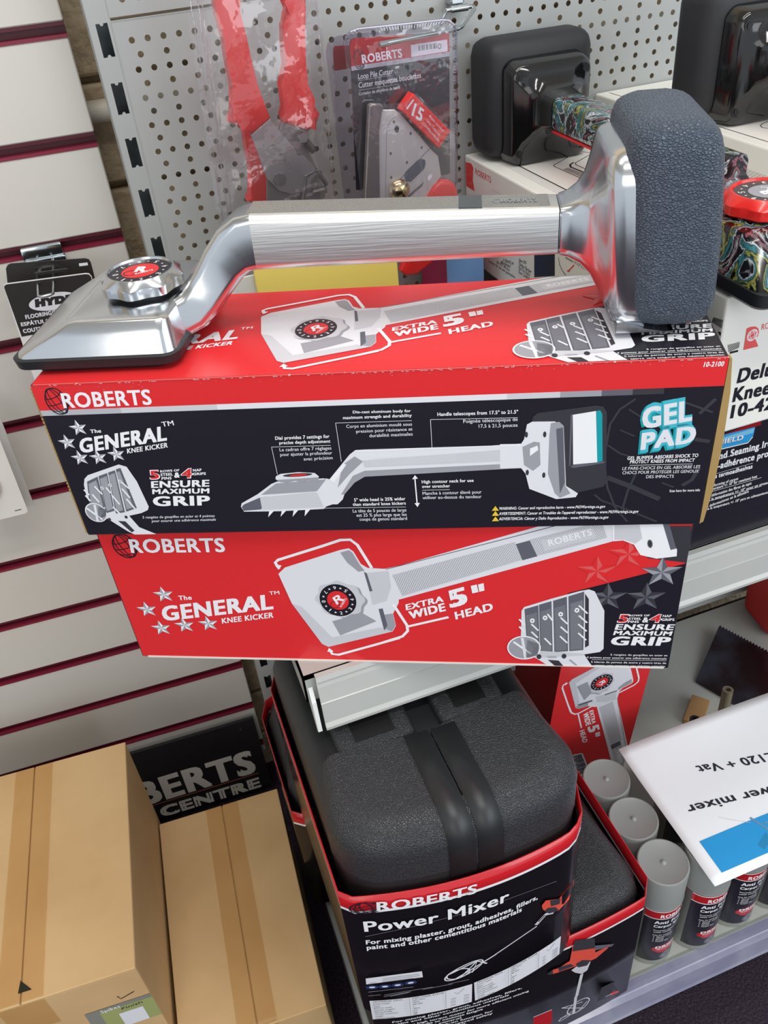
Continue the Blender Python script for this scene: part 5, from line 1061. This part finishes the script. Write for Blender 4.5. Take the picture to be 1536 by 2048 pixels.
# ================================================================== PACKS HANGING ON THE PERFORATED PANEL
REDH = mat('red_dipped_handle', (232, 48, 46), .3, coat=.2); BLADE = mat('matt_steel_blade', (168, 168, 168), .38, .9)
sr = thing('carpet_shears', 'front pair of red handled shears in a clear bag on the perforated panel', 'shears', (0, .845, 0), 0, 'red handled shears')
bm = bmesh.new(); prism(bm, mm([(140.3,1315.6),(140.4,1292.1),(140.2,1280.0),(142.4,1263.2),(141.7,1245.4),(142.7,1226.0),(144.1,1209.6),(142.5,1207.1),(134.5,1200.5),(133.2,1196.1),(139.1,1192.6),(147.3,1190.1),(152.4,1181.4),(173.6,1193.2),(169.4,1205.8),(165.8,1222.7),(163.9,1242.4),(162.7,1262.3),(160.7,1281.6),(158.5,1290.0),(157.6,1313.7)]), -.009, .009, 0, .0055, 3); hdl = finish('handle', bm, REDH, sr, 50)
bm = bmesh.new(); prism(bm, mm([(209.6,1300.1),(205.7,1281.9),(200.2,1276.0),(197.5,1267.1),(195.0,1250.4),(194.4,1234.7),(192.6,1218.8),(187.5,1203.1),(183.1,1194.4),(184.4,1187.3),(208.0,1175.3),(211.7,1179.9),(219.0,1183.8),(221.5,1189.4),(218.6,1196.0),(213.0,1199.0),(213.0,1215.9),(213.8,1235.6),(216.2,1258.0),(220.0,1277.7),(225.0,1298.4)]), -.008, .008, 0, .005, 3); finish('handle', bm, REDH, sr, 50)
bm = bmesh.new(); prism(bm, mm([(151.6,1182.3),(172.5,1193.7),(180.4,1178.6),(191.3,1165.1),(193.0,1156.7),(199.5,1156.3),(205.9,1147.7),(211.3,1137.3),(203.9,1133.7),(200.8,1128.0),(192.1,1122.5),(182.1,1122.4),(169.8,1128.2),(163.7,1137.6),(159.8,1141.5),(155.2,1168.2)]), -.0095, -.006, 0, .0004, 1); ubl = finish('upper_blade', bm, BLADE, sr)
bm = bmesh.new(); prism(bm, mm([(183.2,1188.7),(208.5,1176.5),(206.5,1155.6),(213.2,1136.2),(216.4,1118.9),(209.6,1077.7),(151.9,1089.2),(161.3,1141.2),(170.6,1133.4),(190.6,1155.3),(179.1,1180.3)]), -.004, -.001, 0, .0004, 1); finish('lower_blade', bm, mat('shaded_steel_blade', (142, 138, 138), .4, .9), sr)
bm = bmesh.new(); c = Vector((172.2,1138.8))/1000; tube(bm, [(c.x, -.0095, c.y), (c.x, -.0125, c.y)], .0062, 8); finish('pivot_bolt', bm, STEEL, sr)
bm = bmesh.new(); a_, b_ = Vector((200.0,1173.5))/1000, Vector((209.9,1158.6))/1000
tube(bm, [(a_.x, -.010, a_.y), (b_.x, -.010, b_.y)], .0036, 12); finish('lock_lever', bm, RUB, sr, 50)
bm = bmesh.new(); tube(bm, [(a_.x, -.009, a_.y), (a_.x, -.016, a_.y)], .0045, 14); finish('lever_rivet', bm, STEEL, sr, 40)
bm = bmesh.new(); c = Vector((206.5,1120.7))/1000; tube(bm, [(c.x-.014, -.008, c.y-.006), (c.x-.008, -.009, c.y+.016), (c.x+.004, -.009, c.y+.02), (c.x+.012, -.008, c.y+.004)], .0022, 8); tube(bm, [(c.x-.001, -.006, c.y-.001), (c.x+.010, -.012, c.y+.001)], .0035, 10); finish('spring_clip', bm, STEEL, sr, 40)
A = Art('stamped_name', flat((0, -.0096, 0), (1, 0, 0), (0, 0, 1)), sr); A.text('ROBERTS', (168.4,1170.4), (183.6,1145.5), (171.8,1171.8), mat('etched_steel', (150, 146, 140), .45, .8), 1, .02); A.done()
BAG = clear('clear_polythene', (248, 245, 247), .12, .09, .45, .04, (236, 224, 230))
bm = bmesh.new(); nx, ny = 16, 40
L0, L1, Q0, Q1 = [Vector(p)/1000 for p in ((119.1,1334.4), (105.7,1101.6), (234.5,1322.6), (227.2,1077.6))]
random.seed(11)
V = []
for j in range(ny+1):
    v_ = j/ny; row = []
    for i in range(nx+1):
        u_ = i/nx; p = (L0*(1-u_)+Q0*u_)*(1-v_)+(L1*(1-u_)+Q1*u_)*v_
        e = min(u_, 1-u_); y = -.013*min(1, e/.18)-.004-.003*sin(u_*9+v_*7)*sin(v_*17)-.0008*random.random()
        row.append(bm.verts.new((p.x, y, p.y)))
    V.append(row)
for j in range(ny):
    for i in range(nx): bm.faces.new((V[j][i], V[j+1][i], V[j+1][i+1], V[j][i+1]))
for u_ in (.03, .075, .10, .96): tube(bm, [((L0*(1-u_)+Q0*u_)*(1-k/20)+(L1*(1-u_)+Q1*u_)*(k/20)).to_3d().xzy+Vector((random.uniform(-.0006, .0006), -.006-.008*min(1, u_/.1)+random.uniform(-.0008, .0008), 0)) for k in range(21)], .0007, 6)
finish('clear_bag', bm, BAG, sr, 60)
sr2 = sr.copy(); COL.objects.link(sr2); sr2.location = (.012, .893, -.087); sr2['label'] = 'rear pair of red handled shears showing through the clear bag'
for ch in list(sr.children):
    if ch in (hdl, ubl):
        c_ = ch.copy(); COL.objects.link(c_); c_.parent = sr2

lp = thing('cutter_pack', 'clear clamshell pack with a metal loop pile cutter on a peg hook', 'tool pack', (0, .82, 0), 0)
bm = bmesh.new(); prism(bm, mm([(252.4,1247.3),(254.3,1249.9),(257.4,1250.5),(347.9,1243.4),(350.1,1242.1),(345.6,1117.4),(343.5,1116.3),(244.3,1118.6)]), .002, .0025); finish('backing_card', bm, BLK, lp)
A = Art('card_print', flat((0, .002, 0), (1, 0, 0), (0, 0, 1)), lp)
A.poly([(252.5,1246.8),(254.3,1249.7),(257.4,1250.4),(347.9,1243.2),(349.9,1241.9),(349.5,1227.0),(251.6,1228.1)], GLOSSRED, 1); A.poly([(251.6,1228.1),(349.5,1227.0),(349.3,1223.4),(251.6,1224.5)], SILV, 1)
logo(A, (262.6,1229.1), (302.0,1229.0), (262.2,1236.2), (260.1,1233.0), (5.4, 8), 2, fat=.04)
A.poly([(311.1,1237.9),(347.6,1237.5),(347.7,1227.8),(310.9,1227.8)], GR0, 2)
for k, (a_, b_) in enumerate(((870, 8), (890, 4), (905, 9), (925, 5), (945, 10), (970, 4), (985, 9), (1008, 5), (1022, 8), (1040, 5))):
    dx = a_-870; p = Vector((318.7,1234.3))+(Vector((336.6,1234.1))-Vector((318.7,1234.3)))*dx/175; A.rect(p.x, p.y-2.4, p.x+b_*.12, p.y+2.0, GR4, 3)
A.ring((339.6,1232.9), 1.6, 1.9, .6, GR4, 3)
A.text('Loop Pile Cutter', (257.3,1216.6), (291.8,1216.5), (257.4,1221.3), WHT, 2, .01); A.text('Cutter moquettes bouclettes', (256.9,1209.3), (319.5,1209.1), (257.0,1214.0), WHT, 2, .01); A.text('Cortador de alfombras de bucl\u00e9', (256.4,1203.1), (297.5,1202.9), (256.5,1205.7), WHT, 2, .0)
for pts in ([(257.0,1215.6),(291.7,1215.4)], [(256.6,1207.4),(297.0,1207.0)]): A.line(pts, .35, SILV, 2)
A.poly([(316.0,1179.2),(347.5,1183.6),(347.4,1165.0),(323.4,1159.4)], mat('print_dull_maroon', (92, 40, 46), .4), 1)
A.done()
bm = bmesh.new(); prism(bm, mm([(262.3,1105.2),(267.4,1173.0),(269.2,1186.4),(274.8,1190.1),(286.1,1188.5),(292.0,1183.8),(319.5,1148.5),(327.8,1139.4),(330.2,1120.2),(319.4,1109.9),(312.9,1095.7)]), -.012, -.009, 0, .0006, 1); cb = finish('cutter_body', bm, mat('bright_cutter_plate', (222, 221, 214), .3, .35), lp)
A = Art('plate_detail', flat((0, -.012, 0), (1, 0, 0), (0, 0, 1)), cb)
A.ell((286.5,1171.4), 2.3, 3.2, GR4, 1)
for p in ((284.1,1178.2), (300.3,1165.2), (310.9,1150.7), (294.6,1139.6), (277.1,1128.3), (278.5,1150.6)): A.ell(p, 1.2, 1.4, GR3, 1)
A.poly([(290.6,1127.1),(292.0,1130.8),(305.8,1139.7),(310.2,1140.4),(313.9,1138.3),(314.2,1134.4),(311.7,1129.9),(297.2,1120.5),(292.4,1122.3)], GR3, 1); A.poly([(315.0,1119.8),(315.7,1122.7),(319.2,1124.6),(320.7,1121.8),(316.6,1118.0)], WHT, 1); A.line([(286.0,1125.0),(319.5,1148.5)], .6, GR3, 1); A.line([(269.0,1106.0),(276.2,1171.6),(280.0,1179.3),(286.6,1182.8)], .6, GR2, 1)
for k in range(9): A.line([Vector((293.4,1106.5))+(Vector((310.9,1116.5))-Vector((293.4,1106.5)))*k/9+Vector((-.8, -1.6)), Vector((293.4,1106.5))+(Vector((310.9,1116.5))-Vector((293.4,1106.5)))*k/9+Vector((1.4, 2.4))], .7, GR4, 2)
A.done()
bm = bmesh.new(); prism(bm, mm([(259.9,1195.9),(263.1,1197.6),(272.7,1195.7),(274.0,1192.9),(270.6,1189.8),(267.4,1173.0),(262.3,1105.2),(246.2,1108.2)]), -.016, -.008, 0, .001, 1); finish('guide_bar', bm, mat('smoky_guide', (138, 128, 126), .25, .6), lp, 40)
bm = bmesh.new(); c = Vector((283.1,1116.7))/1000
for k in range(1): lathe(bm, [(.001, -.0), (.008, .002), (.0105, .006), (.008, .010), (.001, .012)], 20)
finish('brass_knob', bm, mat('nickel_brass', (200, 180, 140), .2, 1), lp, 50, (c.x, -.012, c.y), (radians(90), 0, 0))
bm = bmesh.new(); prism(bm, mm([(309.0,1096.5),(313.4,1103.9),(320.7,1112.8),(328.9,1116.9),(337.8,1115.3),(343.9,1110.1),(346.6,1101.9),(345.7,1085.4),(337.4,1054.6),(318.7,1036.2),(296.6,1025.0),(283.8,1026.6),(278.4,1033.4),(294.7,1063.2)]), -.016, -.004, 0, .004, 3); finish('cutter_handle', bm, REDH, lp, 50)
bm = bmesh.new(); prism(bm, mm([(289.7,1188.7),(302.6,1201.3),(338.7,1162.6),(325.6,1148.7)]), -.020, -.006, 0, .0006, 1); bb = finish('blade_box', bm, mat('red_blade_box', (226, 44, 40), .35), lp)
A = Art('box_print', flat((0, -.020, 0), (1, 0, 0), (0, 0, 1)), bb)
A.text('15', (299.1,1183.4), (308.5,1175.6), (303.4,1193.3), WHT, 1, .04)
for s_, a_, b_, c_ in (('Blades included', (316.9,1179.2), (330.2,1163.6), (318.2,1180.7)), ('Lames Comprises', (313.9,1175.8), (326.2,1160.3), (315.5,1177.4)), ('Cuchillas incluidas', (309.9,1173.9), (325.4,1155.0), (311.7,1175.4))): A.text(s_, a_, b_, c_, WHT, 1, .0)
A.poly([(294.3,1189.8),(301.9,1196.7),(302.9,1195.7),(295.5,1188.7)], WHT, 1); A.poly([(292.6,1191.7),(299.9,1198.6),(300.6,1197.8),(293.4,1190.8)], PINK, 1)
A.done()
SHELLM = clear('clear_clamshell', (238, 234, 242), .22, .05, .25, .05)
outl = [(245.7,1246.5),(247.9,1252.7),(252.7,1256.6),(259.7,1257.9),(341.2,1254.8),(348.3,1253.5),(353.3,1249.2),(355.3,1242.2),(350.8,1111.5),(346.1,1095.8),(247.3,1108.0)]
bm = bmesh.new(); a_ = [bm.verts.new((x, -.002, z)) for x, z in mm(outl)]; bm.faces.new(a_)
ins = [(255.4,1241.9),(257.4,1246.6),(345.7,1241.8),(347.6,1238.2),(343.8,1121.8),(341.8,1101.8),(251.1,1113.3)]
b_ = [bm.verts.new((x, -.0225, z)) for x, z in mm([(255.8,1195.6),(259.2,1198.7),(291.9,1195.5),(304.9,1201.6),(341.1,1163.1),(345.8,1116.4),(346.1,1095.8),(247.4,1109.0)])]
bm.faces.new(b_)
finish('clear_shell', bm, SHELLM, lp)
bm = bmesh.new(); P_o = [Vector(p)/1000 for p in outl]; 
tube(bm, [(p.x, -.003, p.y) for p in P_o], .0011, 6)
cx_ = sum(p.x for p in P_o)/len(P_o); cz_ = sum(p.y for p in P_o)/len(P_o)
for a_, b_ in zip(P_o, P_o[1:]):
    L_ = (b_-a_).length; n = int(L_/.0028)
    for i in range(n):
        p = a_+(b_-a_)*(i+.5)/max(n, 1); q = p+(Vector((cx_, cz_))-p).normalized()*.004
        tube(bm, [(p.x, -.0028, p.y), (q.x, -.0032, q.y)], .0005, 4)
finish('crimped_rim', bm, clear('clear_rim', (225, 220, 232), .3, .06), lp)

# empty clamshell behind the cutter pack, its left edge showing
e2 = thing('cutter_pack', 'second clear clamshell pack half hidden behind the front one', 'tool pack', (-.008, .86, -.008), 0)
bm = bmesh.new(); prism(bm, mm([(245.7,1246.5),(247.9,1252.7),(252.7,1256.6),(259.7,1257.9),(341.2,1254.8),(348.3,1253.5),(353.3,1249.2),(355.3,1242.2),(350.8,1111.5),(346.1,1095.8),(247.3,1108.0)]), -.008, -.0078); finish('clear_shell', bm, SHELLM, e2)
bm = bmesh.new(); prism(bm, mm([(255.4,1246.0),(257.2,1248.7),(292.1,1246.2),(290.5,1228.0),(254.3,1227.9)]), .0008, .0012); finish('red_card_top', bm, GLOSSRED, e2)

hk2 = thing('peg_hook', 'chrome double wire hook on the perforated panel above the cutter pack', 'hook', (.3826, .93, 1.2495), 0)
bm = bmesh.new()
P0 = [(.0317, -.020, .000), (.0312, -.024, -.0006), (.028, -.032, -.0012), (-.0140, -.095, -.0050), (-.0206, -.1015, -.0052), (-.030, -.1055, -.0053), (-.108, -.1285, -.0038)]
P1 = [(.0, -.020, .000), (-.0004, -.024, -.0004), (-.004, -.032, -.0010), (-.0416, -.095, -.0052), (-.0478, -.1008, -.0055), (-.056, -.1055, -.0056), (-.110, -.1310, -.0042)]
tube(bm, P0, .0021, 10); tube(bm, P1, .0021, 10); tube(bm, [P0[0], P1[0]], .0021, 10)
finish('wire_prongs', bm, CHROME, hk2, 50)
bm = bmesh.new(); tube(bm, [(.007, -.020, .0), (.026, -.020, .0)], .0034, 14); add_box(bm, .009, .024, -.018, -.0012, .0025, .010, 0, .002, 1); finish('clip', bm, CHROME, hk2, 40)

# packets behind the carton stack
ye = thing('yellow_packet', 'yellow paper packet standing behind the carton stack', 'packet', (.13, .80, .8118), 0)
bm = bmesh.new(); add_box(bm, -.005, .145, 0, .006, 0, .262, 0, .002, 2)
for v in bm.verts: v.co.y += .003*sin(v.co.x*60)
finish('packet_body', bm, mat('yellow_paper', (242, 216, 108), .55), ye, 40)
wp = thing('white_packet', 'white card with bold black print left of the yellow packet', 'packet', (.105, .806, .8118), 0)
bm = bmesh.new(); add_box(bm, -.02, .024, 0, .003, 0, .25); finish('card_body', bm, BOXWHITE, wp)
A = Art('card_print', flat((0, 0, 0), (1, 0, 0), (0, 0, 1)), wp); A.text('L.', (4, 212), (19, 212), (6, 232), BLK, 1, .08); A.done()
kb = thing('small_carton', 'small blue and magenta carton against the perforated panel left of the white carton', 'carton', (.345, .84, .8118), 0)
bm = bmesh.new(); add_box(bm, 0, .045, 0, .08, 0, .245, 0, .0005, 1); finish('carton_body', bm, mat('magenta_print', (190, 40, 96), .4), kb)
A = Art('carton_print', flat((0, 0, 0), (1, 0, 0), (0, 0, 1)), kb); A.rect(0, 0, 45, 225, mat('print_sky_blue', (120, 160, 215), .4), 1); A.text('KO', (16, 224), (44, 224), (16, 240), WHT, 2, .06); A.done()
